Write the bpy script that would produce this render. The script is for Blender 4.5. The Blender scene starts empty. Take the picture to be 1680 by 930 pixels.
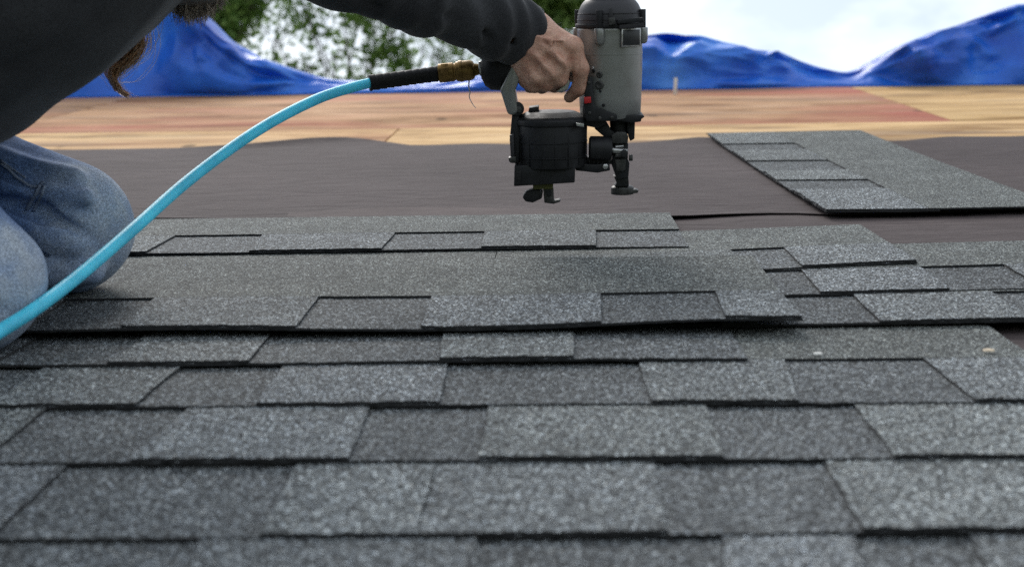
import bpy, bmesh, math, random
import numpy as np
from mathutils import Matrix, Vector
random.seed(7)
RNG = np.random.default_rng(7)
scn = bpy.context.scene
col = scn.collection

# ---------------------------------------------------------------- camera
# roof frame: u along the ridge, v up the slope, w away from the deck; M turns it into the world
PITCH = math.radians(18.4)
M = Matrix.Rotation(PITCH, 4, 'X')
FPX, CX, CY = 2500.0, 840.0, 465.0
SURF = 0.0185
CAM = np.array([0.0, 0.0, SURF + 0.32])
def cam_basis(p, y, r):
    F = np.array([-math.sin(y)*math.cos(p), math.cos(y)*math.cos(p), -math.sin(p)])
    R = np.cross(F, [0, 0, 1]); R /= np.linalg.norm(R)
    U = np.cross(R, F)
    return R*math.cos(r)+U*math.sin(r), -R*math.sin(r)+U*math.cos(r), F
CR, CU, CF = cam_basis(0.19, 0.0298, -0.0158)
camd = bpy.data.cameras.new('camera'); cam = bpy.data.objects.new('camera', camd); col.objects.link(cam)
cm = Matrix.Identity(4)
for i in range(3):
    cm[i][0], cm[i][1], cm[i][2], cm[i][3] = CR[i], CU[i], -CF[i], CAM[i]
cam.matrix_world = M @ cm
camd.sensor_width = 36; camd.lens = FPX/1680*36
camd.clip_start = 0.05; camd.clip_end = 3000
camd.dof.use_dof = True; camd.dof.focus_distance = 1.93; camd.dof.aperture_fstop = 7.1
scn.camera = cam

# ---------------------------------------------------------------- world and sun
SUN_EL, SUN_AZ = math.radians(47), math.radians(-22)      # azimuth from +Y towards +X
w = bpy.data.worlds.new('World'); scn.world = w; w.use_nodes = True
nt = w.node_tree; nt.nodes.clear()
out = nt.nodes.new('ShaderNodeOutputWorld'); bg = nt.nodes.new('ShaderNodeBackground')
sky = nt.nodes.new('ShaderNodeTexSky'); sky.sky_type = 'NISHITA'; sky.sun_disc = False
sky.sun_elevation = SUN_EL; sky.sun_rotation = SUN_AZ; sky.air_density = 1.0; sky.dust_density = 1.5
tc = nt.nodes.new('ShaderNodeTexCoord'); mp = nt.nodes.new('ShaderNodeMapping'); mp.inputs['Scale'].default_value = (3.2, 3.2, 7.5)
mp.inputs['Location'].default_value = (0.35, 0.1, 0.2)
nz = nt.nodes.new('ShaderNodeTexNoise'); nz.inputs['Scale'].default_value = 2.2; nz.inputs['Detail'].default_value = 7; nz.inputs['Roughness'].default_value = 0.55
rp = nt.nodes.new('ShaderNodeValToRGB'); rp.color_ramp.elements[0].position = 0.42; rp.color_ramp.elements[1].position = 0.64
rp.color_ramp.elements[0].color = (0.36, 0.36, 0.36, 1); rp.color_ramp.elements[1].color = (1, 1, 1, 1)
mx = nt.nodes.new('ShaderNodeMixRGB'); mx.inputs[2].default_value = (9.0, 9.65, 10.1, 1)
nt.links.new(tc.outputs['Generated'], mp.inputs[0]); nt.links.new(mp.outputs[0], nz.inputs['Vector'])
nt.links.new(nz.outputs['Fac'], rp.inputs[0]); nt.links.new(rp.outputs[0], mx.inputs[0]); nt.links.new(sky.outputs[0], mx.inputs[1])
nt.links.new(mx.outputs[0], bg.inputs[0]); bg.inputs[1].default_value = 0.1
nt.links.new(bg.outputs[0], out.inputs[0])
sl = bpy.data.lights.new('sun', 'SUN'); sl.energy = 1.5; sl.angle = math.radians(28); sl.color = (1, 0.965, 0.92)
so = bpy.data.objects.new('sun', sl); col.objects.link(so)
sdir = Vector((math.sin(SUN_AZ)*math.cos(SUN_EL), math.cos(SUN_AZ)*math.cos(SUN_EL), math.sin(SUN_EL)))
so.rotation_euler = sdir.to_track_quat('Z', 'Y').to_euler(); so.location = (0, 0, 8)
scn.cycles.use_denoising = False
vs = scn.view_settings; vs.view_transform = 'Standard'; vs.look = 'None'; vs.exposure = 0.42; vs.gamma = 1.0; vs.use_curve_mapping = False

# ---------------------------------------------------------------- where things stand
def ray(px, py):
    return CF*FPX + CR*(px-CX) - CU*(py-CY)
def P(px, py, wz=SURF):
    d = ray(px, py); return CAM + d*((wz-CAM[2])/d[2])
def A(px, py, v):
    d = ray(px, py); return CAM + d*(v/d[1])
def W(p):
    return np.array(M @ Vector(p))

# ---------------------------------------------------------------- materials
def mat(name):
    m = bpy.data.materials.new(name); m.use_nodes = True
    t = m.node_tree
    return m, t, t.nodes['Principled BSDF']
def N(t, kind, **kw):
    n = t.nodes.new(kind)
    for k, v in kw.items():
        if k in n.inputs: n.inputs[k].default_value = v
        else: setattr(n, k, v)
    return n
def L(t, a, b): t.links.new(a, b)
def ramp(t, stops):
    r = t.nodes.new('ShaderNodeValToRGB'); e = r.color_ramp.elements
    while len(e) < len(stops): e.new(0.5)
    for q, (p, c) in zip(e, stops):
        q.position = p; q.color = (c, c, c, 1) if not hasattr(c, '__len__') else (*c, 1)
    return r
def mixc(t, mode, fac, a, b):
    m = t.nodes.new('ShaderNodeMixRGB'); m.blend_type = mode
    for s, v in ((0, fac), (1, a), (2, b)):
        if hasattr(v, 'links') or hasattr(v, 'is_linked'): L(t, v, m.inputs[s])
        elif s == 0: m.inputs[0].default_value = v
        else: m.inputs[s].default_value = (*v, 1)
    return m.outputs[0]
def objco(t, scale=(1, 1, 1), rot=(0, 0, 0)):
    c = t.nodes.new('ShaderNodeTexCoord'); mp = t.nodes.new('ShaderNodeMapping')
    mp.inputs['Scale'].default_value = scale; mp.inputs['Rotation'].default_value = rot
    L(t, c.outputs['Object'], mp.inputs[0]); return mp.outputs[0]
def bump(t, b, h, strength, dist, prev=None):
    n = N(t, 'ShaderNodeBump', Strength=strength, Distance=dist); L(t, h, n.inputs['Height'])
    if prev is not None: L(t, prev, n.inputs['Normal'])
    L(t, n.outputs[0], b.inputs['Normal']); return n.outputs[0]
def plain(name, c, rough=0.5, metal=0.0, var=0.15, nscale=60, bmp=0.0, spec=0.5):
    m, t, b = mat(name)
    co = objco(t); n = N(t, 'ShaderNodeTexNoise', Scale=nscale, Detail=5.0); L(t, co, n.inputs['Vector'])
    r = ramp(t, [(0.3, 1-var), (0.7, 1+var)]); L(t, n.outputs['Fac'], r.inputs[0])
    L(t, mixc(t, 'MULTIPLY', 1.0, c, r.outputs[0]), b.inputs['Base Color'])
    r2 = ramp(t, [(0.25, max(0, rough-0.1)), (0.75, min(1, rough+0.12))]); L(t, n.outputs['Fac'], r2.inputs[0]); L(t, r2.outputs[0], b.inputs['Roughness'])
    b.inputs['Metallic'].default_value = metal; b.inputs['Specular IOR Level'].default_value = spec
    if bmp: bump(t, b, n.outputs['Fac'], bmp, 0.0006)
    return m

def granule(name, scale, tint, stops, patch=0.18):
    m, t, b = mat(name)
    co = objco(t)
    v = N(t, 'ShaderNodeTexVoronoi', Scale=scale); L(t, co, v.inputs['Vector'])
    sp = t.nodes.new('ShaderNodeSeparateColor'); L(t, v.outputs['Color'], sp.inputs[0])
    r = ramp(t, stops); L(t, sp.outputs[0], r.inputs[0])
    v2 = N(t, 'ShaderNodeTexVoronoi', Scale=scale*1.7); L(t, co, v2.inputs['Vector'])
    sp2 = t.nodes.new('ShaderNodeSeparateColor'); L(t, v2.outputs['Color'], sp2.inputs[0])
    rb = ramp(t, [(0.0, 0.5), (0.45, 0.88), (0.8, 1.2), (1.0, 1.7)]); L(t, sp2.outputs[1], rb.inputs[0])
    n = N(t, 'ShaderNodeTexNoise', Scale=14.0, Detail=6.0, Roughness=0.65); L(t, co, n.inputs['Vector'])
    rn = ramp(t, [(0.3, 1-patch), (0.7, 1+patch)]); L(t, n.outputs['Fac'], rn.inputs[0])
    hue = ramp(t, [(0.0, (0.92, 0.98, 1.04)), (0.45, (0.97, 1.0, 1.01)), (0.8, (0.99, 1.01, 0.98)), (1.0, (1.05, 1.0, 0.93))]); L(t, sp.outputs[2], hue.inputs[0])
    oi = t.nodes.new('ShaderNodeObjectInfo')
    c = mixc(t, 'MULTIPLY', 1.0, r.outputs[0], tint)
    c = mixc(t, 'MULTIPLY', 1.0, c, rb.outputs[0])
    c = mixc(t, 'MULTIPLY', 1.0, c, rn.outputs[0]); c = mixc(t, 'MULTIPLY', 1.0, c, hue.outputs[0]); c = mixc(t, 'MULTIPLY', 1.0, c, oi.outputs['Color'])
    L(t, c, b.inputs['Base Color']); b.inputs['Roughness'].default_value = 0.8; b.inputs['Specular IOR Level'].default_value = 0.18
    inv = N(t, 'ShaderNodeMath', operation='SUBTRACT'); inv.inputs[0].default_value = 1.0; L(t, v.outputs['Distance'], inv.inputs[1])
    p = bump(t, b, inv.outputs[0], 0.8, 0.0007)
    bump(t, b, sp2.outputs[0], 0.5, 0.0005, p)
    return m
M_TAB = granule('shingle_granules', 610, (0.96, 1.0, 1.01), [(0.0, 0.012), (0.38, 0.052), (0.62, 0.115), (0.80, 0.23), (0.93, 0.44), (1.0, 0.68)])
M_HEAD = granule('headlap_granules', 680, (0.95, 0.98, 0.93), [(0.0, 0.015), (0.4, 0.055), (0.72, 0.125), (0.92, 0.30), (1.0, 0.55)], 0.22)
M_ASPH = plain('asphalt_edge', (0.012, 0.012, 0.013), 0.85, var=0.4, nscale=500, bmp=0.4)

def felt_mat():
    m, t, b = mat('felt_paper')
    n = N(t, 'ShaderNodeTexNoise', Scale=3.0, Detail=10.0, Roughness=0.7); L(t, objco(t, (5, 40, 20)), n.inputs['Vector'])
    n2 = N(t, 'ShaderNodeTexNoise', Scale=2.0, Detail=5.0); L(t, objco(t), n2.inputs['Vector'])
    r = ramp(t, [(0.28, (0.052, 0.040, 0.040)), (0.5, (0.077, 0.061, 0.060)), (0.75, (0.112, 0.092, 0.089))]); L(t, n.outputs['Fac'], r.inputs[0])
    r2 = ramp(t, [(0.3, 0.82), (0.7, 1.15)]); L(t, n2.outputs['Fac'], r2.inputs[0])
    n3 = N(t, 'ShaderNodeTexNoise', Scale=700.0, Detail=2.0); L(t, objco(t), n3.inputs['Vector'])
    r3 = ramp(t, [(0.35, 0.85), (0.65, 1.15)]); L(t, n3.outputs['Fac'], r3.inputs[0])
    c = mixc(t, 'MULTIPLY', 1.0, r.outputs[0], r2.outputs[0]); c = mixc(t, 'MULTIPLY', 1.0, c, r3.outputs[0])
    L(t, c, b.inputs['Base Color']); b.inputs['Roughness'].default_value = 0.85; b.inputs['Specular IOR Level'].default_value = 0.12
    p = bump(t, b, n.outputs['Fac'], 0.4, 0.002)
    n4 = N(t, 'ShaderNodeTexNoise', Scale=2.5, Detail=4.0, Distortion=1.5); L(t, objco(t, (2.5, 6, 1)), n4.inputs['Vector'])
    bump(t, b, n4.outputs['Fac'], 0.5, 0.012, p)
    return m
M_FELT = felt_mat()

def plywood(name, base, stain, amount, edge_u, seed):
    """base veneer with grain along u; a red primer stain with its own ragged shape, strongest towards one end and the lower edge"""
    m, t, b = mat(name)
    co = objco(t, (0.95, 3.9, 6)); n = N(t, 'ShaderNodeTexNoise', Scale=2.0, Detail=9.0, Roughness=0.66, Distortion=0.9)
    n.noise_dimensions = '4D'; n.inputs['W'].default_value = seed; L(t, co, n.inputs['Vector'])
    dark = tuple(x*k for x, k in zip(base, (0.52, 0.44, 0.38)))
    light = tuple(min(0.9, x*k) for x, k in zip(base, (1.25, 1.33, 1.45)))
    r = ramp(t, [(0.37, dark), (0.445, tuple(x*0.74 for x in base)), (0.50, base), (0.58, light)]); L(t, n.outputs['Fac'], r.inputs[0])
    c = r.outputs[0]
    n2 = N(t, 'ShaderNodeTexNoise', Scale=1.6, Detail=5.0, Distortion=0.4); n2.noise_dimensions = '4D'; n2.inputs['W'].default_value = seed+3
    L(t, objco(t, (1.0, 2.6, 1)), n2.inputs['Vector'])
    sep = t.nodes.new('ShaderNodeSeparateXYZ'); L(t, objco(t), sep.inputs[0])
    mu = N(t, 'ShaderNodeMapRange'); L(t, sep.outputs[0], mu.inputs[0])
    mu.inputs[1].default_value = edge_u-0.42; mu.inputs[2].default_value = edge_u-0.05; mu.inputs[3].default_value = 0.0; mu.inputs[4].default_value = 0.30
    mr2 = N(t, 'ShaderNodeMapRange'); L(t, n2.outputs['Fac'], mr2.inputs[0]); mr2.inputs[1].default_value = 0.3; mr2.inputs[2].default_value = 0.7; mr2.inputs[3].default_value = 0.15; mr2.inputs[4].default_value = 0.80
    ad = N(t, 'ShaderNodeMath', operation='ADD'); L(t, mr2.outputs[0], ad.inputs[0]); L(t, mu.outputs[0], ad.inputs[1])
    mv = N(t, 'ShaderNodeMapRange'); L(t, sep.outputs[1], mv.inputs[0])
    mv.inputs[1].default_value = v_board; mv.inputs[2].default_value = v_board+0.22; mv.inputs[3].default_value = 0.17; mv.inputs[4].default_value = 0.0
    ad2 = N(t, 'ShaderNodeMath', operation='ADD'); L(t, ad.outputs[0], ad2.inputs[0]); L(t, mv.outputs[0], ad2.inputs[1])
    rs = ramp(t, [(0.46, 0.0), (0.95, amount)]); L(t, ad2.outputs[0], rs.inputs[0])
    c = mixc(t, 'MIX', rs.outputs[0], c, stain)
    # knots, nail holes, grey weathering
    v = N(t, 'ShaderNodeTexVoronoi', Scale=3.0); L(t, objco(t, (1.7, 0.75, 1)), v.inputs['Vector'])
    rk = ramp(t, [(0.0, 0.15), (0.06, 0.3), (0.10, 1.0)]); L(t, v.outputs['Distance'], rk.inputs[0])
    c = mixc(t, 'MULTIPLY', 0.8, c, rk.outputs[0])
    n3 = N(t, 'ShaderNodeTexNoise', Scale=2.2, Detail=8.0, Roughness=0.7); n3.noise_dimensions = '4D'; n3.inputs['W'].default_value = seed+9
    L(t, objco(t, (0.35, 3.2, 1)), n3.inputs['Vector'])
    rg = ramp(t, [(0.50, 0.0), (0.64, 0.6)]); L(t, n3.outputs['Fac'], rg.inputs[0])
    c = mixc(t, 'MIX', rg.outputs[0], c, (0.21, 0.155, 0.125))
    L(t, c, b.inputs['Base Color']); b.inputs['Roughness'].default_value = 0.85; b.inputs['Specular IOR Level'].default_value = 0.06
    bump(t, b, n.outputs['Fac'], 0.4, 0.002)
    return m

def tarp_mat():
    m, t, b = mat('blue_tarpaulin')
    n = N(t, 'ShaderNodeTexNoise', Scale=4.0, Detail=6.0); L(t, objco(t), n.inputs['Vector'])
    r = ramp(t, [(0.3, (0.007, 0.075, 0.46)), (0.52, (0.018, 0.155, 0.70)), (0.72, (0.08, 0.30, 0.86))]); L(t, n.outputs['Fac'], r.inputs[0])  # deep-fold shade and sheen put into the colour as random dark and pale blues
    L(t, r.outputs[0], b.inputs['Base Color'])
    b.inputs['Roughness'].default_value = 0.4; b.inputs['Specular IOR Level'].default_value = 0.5
    tr = N(t, 'ShaderNodeBsdfTranslucent'); tr.inputs[0].default_value = (0.03, 0.24, 0.95, 1)
    ms = t.nodes.new('ShaderNodeMixShader'); ms.inputs[0].default_value = 0.16
    L(t, b.outputs[0], ms.inputs[1]); L(t, tr.outputs[0], ms.inputs[2]); L(t, ms.outputs[0], t.nodes['Material Output'].inputs[0])
    n2 = N(t, 'ShaderNodeTexNoise', Scale=9.0, Detail=5.0, Distortion=1.2); L(t, objco(t), n2.inputs['Vector'])
    bump(t, b, n2.outputs['Fac'], 0.35, 0.02)
    return m
M_TARP = tarp_mat()

def denim_mat(knees):
    m, t, b = mat('worn_denim')
    co = objco(t)
    n = N(t, 'ShaderNodeTexNoise', Scale=620.0, Detail=2.0); L(t, co, n.inputs['Vector'])
    r = ramp(t, [(0.3, 0.55), (0.5, 0.95), (0.72, 1.6)]); L(t, n.outputs['Fac'], r.inputs[0])
    n2 = N(t, 'ShaderNodeTexNoise', Scale=14.0, Detail=9.0, Roughness=0.68); L(t, co, n2.inputs['Vector'])
    fac = n2.outputs['Fac']
    for (kp, rad) in knees:                    # rubbed pale over the kneecaps
        vm = N(t, 'ShaderNodeVectorMath', operation='DISTANCE'); L(t, co, vm.inputs[0]); vm.inputs[1].default_value = tuple(kp)
        mr = N(t, 'ShaderNodeMapRange'); L(t, vm.outputs['Value'], mr.inputs[0])
        mr.inputs[1].default_value = rad*0.35; mr.inputs[2].default_value = rad; mr.inputs[3].default_value = 0.36; mr.inputs[4].default_value = 0.0
        ad = N(t, 'ShaderNodeMath', operation='ADD'); L(t, fac, ad.inputs[0]); L(t, mr.outputs[0], ad.inputs[1]); fac = ad.outputs[0]
    r2 = ramp(t, [(0.3, (0.045, 0.085, 0.190)), (0.5, (0.125, 0.195, 0.36)), (0.68, (0.26, 0.33, 0.46)), (0.9, (0.42, 0.46, 0.51))]); L(t, fac, r2.inputs[0])
    L(t, mixc(t, 'MULTIPLY', 1.0, r2.outputs[0], r.outputs[0]), b.inputs['Base Color'])
    b.inputs['Roughness'].default_value = 0.95; b.inputs['Specular IOR Level'].default_value = 0.15
    wv = N(t, 'ShaderNodeTexWave', Scale=260.0, Distortion=1.5); wv.bands_direction = 'DIAGONAL'; L(t, co, wv.inputs['Vector'])
    p = bump(t, b, wv.outputs['Fac'], 0.35, 0.0006)
    bump(t, b, n2.outputs['Fac'], 0.5, 0.006, p)
    return m

def shirt_mat():
    m, t, b = mat('charcoal_jersey')
    co = objco(t)
    n = N(t, 'ShaderNodeTexNoise', Scale=700.0, Detail=3.0); L(t, co, n.inputs['Vector'])
    n2 = N(t, 'ShaderNodeTexNoise', Scale=16.0, Detail=7.0); L(t, co, n2.inputs['Vector'])
    r = ramp(t, [(0.3, 0.6), (0.7, 1.5)]); L(t, n.outputs['Fac'], r.inputs[0])
    r2 = ramp(t, [(0.3, (0.020, 0.0205, 0.023)), (0.7, (0.045, 0.046, 0.050))]); L(t, n2.outputs['Fac'], r2.inputs[0])
    L(t, mixc(t, 'MULTIPLY', 1.0, r2.outputs[0], r.outputs[0]), b.inputs['Base Color'])
    b.inputs['Roughness'].default_value = 0.9; b.inputs['Specular IOR Level'].default_value = 0.2
    b.inputs['Sheen Weight'].default_value = 0.12; b.inputs['Sheen Roughness'].default_value = 0.5
    p = bump(t, b, n.outputs['Fac'], 0.25, 0.0006); bump(t, b, n2.outputs['Fac'], 0.5, 0.006, p)
    return m
M_SHIRT = shirt_mat()

def skin_mat():
    m, t, b = mat('weathered_skin')
    co = objco(t)
    n = N(t, 'ShaderNodeTexNoise', Scale=70.0, Detail=6.0, Roughness=0.6); L(t, co, n.inputs['Vector'])
    r = ramp(t, [(0.28, (0.36, 0.165, 0.115)), (0.5, (0.53, 0.30, 0.215)), (0.75, (0.66, 0.43, 0.325))]); L(t, n.outputs['Fac'], r.inputs[0])
    n2 = N(t, 'ShaderNodeTexNoise', Scale=420.0, Detail=3.0); L(t, co, n2.inputs['Vector'])
    r2 = ramp(t, [(0.3, 0.82), (0.7, 1.12)]); L(t, n2.outputs['Fac'], r2.inputs[0])
    L(t, mixc(t, 'MULTIPLY', 1.0, r.outputs[0], r2.outputs[0]), b.inputs['Base Color'])
    b.inputs['Roughness'].default_value = 0.52; b.inputs['Specular IOR Level'].default_value = 0.4
    b.inputs['Subsurface Weight'].default_value = 0.08; b.inputs['Subsurface Radius'].default_value = (0.008, 0.003, 0.0015); b.inputs['Subsurface Scale'].default_value = 0.5
    v = N(t, 'ShaderNodeTexVoronoi', Scale=330.0); L(t, co, v.inputs['Vector'])
    p = bump(t, b, v.outputs['Distance'], 0.35, 0.0008); bump(t, b, n.outputs['Fac'], 0.45, 0.003, p)
    return m
M_SKIN = skin_mat()
M_GUN = plain('grey_cast_housing', (0.25, 0.255, 0.245), 0.36, 0.6, 0.05, 40, 0.06)
M_CAP = plain('charcoal_cap', (0.026, 0.025, 0.029), 0.5, 0.0, 0.2, 60, 0.1, 0.4)
M_BLACK = plain('black_plastic', (0.010, 0.0105, 0.012), 0.55, 0.0, 0.35, 90, 0.15, 0.32)
M_RUBBER = plain('black_rubber', (0.009, 0.009, 0.010), 0.6, 0.0, 0.3, 120, 0.2, 0.3)
M_STEEL = plain('worn_steel', (0.42, 0.42, 0.41), 0.35, 0.9, 0.25, 200, 0.1)
M_DSTEEL = plain('dark_steel', (0.05, 0.05, 0.048), 0.5, 0.6, 0.4, 150, 0.2)
M_BRASS = plain('tarnished_brass', (0.21, 0.13, 0.04), 0.45, 0.75, 0.4, 90, 0.2)
M_RED = plain('red_plastic', (0.42, 0.012, 0.015), 0.45, 0, 0.1)
M_OLIVE = plain('olive_plastic', (0.10, 0.10, 0.02), 0.5, 0, 0.2)
M_LABEL = plain('dark_label', (0.012, 0.014, 0.017), 0.35, 0, 0.1)
M_CREAM = plain('bare_wood', (0.62, 0.50, 0.36), 0.8, 0, 0.15, 80)
M_WHITE = plain('white_stick', (0.66, 0.64, 0.60), 0.7, 0, 0.1, 80)
M_HAIR = plain('brown_hair', (0.42, 0.22, 0.10), 0.45, 0, 0.35, 60)
M_BEARD = plain('grizzled_beard', (0.13, 0.10, 0.08), 0.55, 0, 0.5, 200)
M_BEARDG = plain('grey_beard_hair', (0.5, 0.41, 0.33), 0.5, 0, 0.3, 200)
M_THREAD = plain('pale_thread', (0.6, 0.6, 0.62), 0.8)
M_STITCH = plain('faded_seam', (0.20, 0.24, 0.32), 0.95, 0, 0.35, 700, 0.4, 0.1)
M_LEATHER = plain('brown_leather', (0.06, 0.035, 0.02), 0.7, 0, 0.3, 60, 0.3)
M_EYE = plain('eye_white', (0.7, 0.68, 0.65), 0.2)
M_BARK = plain('tree_bark', (0.07, 0.052, 0.038), 0.9, 0, 0.4, 12, 0.8)
M_FRAME = plain('rafter_timber', (0.30, 0.22, 0.14), 0.8, 0, 0.2, 8)

def hose_mat():
    m, t, b = mat('cyan_hose')
    uv = t.nodes.new('ShaderNodeTexCoord')
    mp = N(t, 'ShaderNodeMapping'); mp.inputs['Scale'].default_value = (1, 1, 1); L(t, uv.outputs['UV'], mp.inputs[0])
    fs = []
    for s in (1, -1):
        sx = N(t, 'ShaderNodeSeparateXYZ'); L(t, mp.outputs[0], sx.inputs[0])
        a = N(t, 'ShaderNodeMath', operation='MULTIPLY'); a.inputs[1].default_value = 6.2832*7*s; L(t, sx.outputs[0], a.inputs[0])
        c = N(t, 'ShaderNodeMath', operation='MULTIPLY'); c.inputs[1].default_value = 2300.0; L(t, sx.outputs[1], c.inputs[0])
        d = N(t, 'ShaderNodeMath', operation='ADD'); L(t, a.outputs[0], d.inputs[0]); L(t, c.outputs[0], d.inputs[1])
        e = N(t, 'ShaderNodeMath', operation='SINE'); L(t, d.outputs[0], e.inputs[0]); fs.append(e.outputs[0])
    mxm = N(t, 'ShaderNodeMath', operation='MAXIMUM'); L(t, fs[0], mxm.inputs[0]); L(t, fs[1], mxm.inputs[1])
    r = ramp(t, [(0.3, (0.055, 0.60, 0.88)), (0.95, (0.13, 0.74, 0.94))]); L(t, mxm.outputs[0], r.inputs[0])
    n = N(t, 'ShaderNodeTexNoise', Scale=22.0, Detail=5.0); L(t, objco(t), n.inputs['Vector'])
    rn = ramp(t, [(0.3, 0.72), (0.55, 1.0), (0.7, 1.06)]); L(t, n.outputs['Fac'], rn.inputs[0])
    L(t, mixc(t, 'MULTIPLY', 1.0, r.outputs[0], rn.outputs[0]), b.inputs['Base Color'])
    b.inputs['Roughness'].default_value = 0.45; b.inputs['Specular IOR Level'].default_value = 0.3; b.inputs['Subsurface Weight'].default_value = 0.4; b.inputs['Subsurface Radius'].default_value = (0.004, 0.01, 0.012); b.inputs['Subsurface Scale'].default_value = 1.0
    bump(t, b, mxm.outputs[0], 0.12, 0.0004)
    return m
M_HOSE = hose_mat()

def leaf_mat(name, c1, c2):
    m, t, b = mat(name)
    g = t.nodes.new('ShaderNodeNewGeometry')
    r = ramp(t, [(0.0, c1), (1.0, c2)]); L(t, g.outputs['Random Per Island'], r.inputs[0])
    L(t, r.outputs[0], b.inputs['Base Color']); b.inputs['Roughness'].default_value = 0.5; b.inputs['Specular IOR Level'].default_value = 0.3
    tr = N(t, 'ShaderNodeBsdfTranslucent'); L(t, r.outputs[0], tr.inputs[0])
    ms = t.nodes.new('ShaderNodeMixShader'); ms.inputs[0].default_value = 0.5
    L(t, b.outputs[0], ms.inputs[1]); L(t, tr.outputs[0], ms.inputs[2]); L(t, ms.outputs[0], t.nodes['Material Output'].inputs[0])
    return m

# ---------------------------------------------------------------- object helpers
MATW = {}
def link(o, parent=None, mw=None):
    col.objects.link(o)
    mw = mw if mw is not None else M.copy()
    MATW[o.name] = mw
    if parent is None: o.matrix_world = mw
    else:
        o.parent = parent; o.matrix_parent_inverse = Matrix.Identity(4)
        o.matrix_basis = MATW[parent.name].inverted() @ mw
    return o
def tag(o, label=None, cat=None, group=None, kind=None):
    for k, v in (('label', label), ('category', cat), ('group', group), ('kind', kind)):
        if v: o[k] = v
    return o
def empty(name, base):
    o = bpy.data.objects.new(name, None); o.empty_display_size = 0.05
    return link(o, None, M @ Matrix.Translation(Vector(base)))
def mesh(name, verts, faces, mats, parent=None, smooth=True, midx=None, base=None, mw=None, uvs=None):
    verts = np.asarray(verts, dtype=np.float64)
    mwx = mw if mw is not None else M
    if base is not None:
        verts = verts - np.asarray(base); mwx = mwx @ Matrix.Translation(Vector(base))
    me = bpy.data.meshes.new(name); me.from_pydata(verts.tolist(), [], faces if isinstance(faces, list) else faces.tolist())
    for m_ in (mats if isinstance(mats, (list, tuple)) else [mats]): me.materials.append(m_)
    me.polygons.foreach_set('use_smooth', [smooth]*len(me.polygons))
    if midx is not None: me.polygons.foreach_set('material_index', list(midx))
    if uvs is not None:
        ul = me.uv_layers.new(name='UVMap'); vi = np.empty(len(me.loops), dtype=np.int32); me.loops.foreach_get('vertex_index', vi)
        ul.data.foreach_set('uv', np.asarray(uvs, dtype=np.float32)[vi].ravel())
    me.update()
    o = bpy.data.objects.new(name, me); return link(o, parent, mwx)

class MB:
    """collects shapes of one part in roof coordinates; build() bevels the sharp edges and links one mesh"""
    def __init__(s): s.bm = bmesh.new()
    def poly(s, vs_, fs_):
        vv = [s.bm.verts.new(tuple(p)) for p in vs_]
        for f in fs_:
            try: s.bm.faces.new([vv[i] for i in f])
            except ValueError: pass
        return s
    def prism(s, pts, v0, v1, shrink=1.0):
        """outline in photo pixels taken on the plane v0, pushed back to v1"""
        fr = [A(x, y, v0) for x, y in pts]; c = np.mean(fr, axis=0)
        bk = [c+(p-c)*shrink + np.array([0, v1-v0, 0]) for p in fr]
        n = len(pts); fs = [tuple(range(n))[::-1], tuple(range(n, 2*n))]
        for i in range(n): j = (i+1) % n; fs.append((i, j, n+j, n+i))
        return s.poly(fr+bk, fs)
    def lathe(s, o, ax, prof, n=28, squash=None):
        o = np.asarray(o, float); ax = np.asarray(ax, float); ax = ax/np.linalg.norm(ax)
        h = np.array([0, 0, 1.0]) if abs(ax[2]) < 0.9 else np.array([1.0, 0, 0])
        e1 = np.cross(ax, h); e1 /= np.linalg.norm(e1); e2 = np.cross(ax, e1)
        if squash: e1 = e1*squash[0]; e2 = e2*squash[1]
        vs_, fs_ = [], []
        for (t, r) in prof:
            for k in range(n):
                a = 2*math.pi*k/n; vs_.append(o+ax*t+(e1*math.cos(a)+e2*math.sin(a))*r)
        m = len(prof)
        for i in range(m-1):
            for k in range(n):
                k2 = (k+1) % n; fs_.append((i*n+k, i*n+k2, (i+1)*n+k2, (i+1)*n+k))
        fs_.append(tuple(range(n))[::-1]); fs_.append(tuple((m-1)*n+k for k in range(n)))
        return s.poly(vs_, fs_)
    def cyl(s, a, b, r, r2=None, n=20):
        a = np.asarray(a, float); b = np.asarray(b, float); l = np.linalg.norm(b-a)
        return s.lathe(a, b-a, [(0, r), (l, r2 if r2 else r)], n)
    def box(s, c, size, rot=None):
        c = np.asarray(c, float); hx, hy, hz = (q/2 for q in size)
        vv = [np.array((x, y, z)) for x in (-hx, hx) for y in (-hy, hy) for z in (-hz, hz)]
        if rot is not None: vv = [np.array(rot @ Vector(p)) for p in vv]
        return s.poly([c+p for p in vv], [(0, 1, 3, 2), (4, 6, 7, 5), (0, 4, 5, 1), (2, 3, 7, 6), (0, 2, 6, 4), (1, 5, 7, 3)])
    def tube(s, pts, r, n=10):
        v, f = tube(pts, [r]*len(pts), n)[:2]; return s.poly(v, f)
    def build(s, name, m_, parent=None, bevel=0.0012, base=None, seg=2):
        bm = s.bm; bmesh.ops.recalc_face_normals(bm, faces=bm.faces[:])
        if bevel:
            ed = [e for e in bm.edges if len(e.link_faces) == 2 and e.calc_face_angle(0) > 0.7]
            if ed: bmesh.ops.bevel(bm, geom=ed, offset=bevel, segments=seg, affect='EDGES', profile=0.5, clamp_overlap=True)
        mwx = M
        if base is not None:
            bmesh.ops.translate(bm, verts=bm.verts[:], vec=-Vector(base)); mwx = M @ Matrix.Translation(Vector(base))
        me = bpy.data.meshes.new(name); bm.to_mesh(me); bm.free()
        me.materials.append(m_)
        me.polygons.foreach_set('use_smooth', [True]*len(me.polygons))
        try: me.set_sharp_from_angle(angle=0.75)
        except Exception: pass
        return link(bpy.data.objects.new(name, me), parent, mwx)

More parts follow.
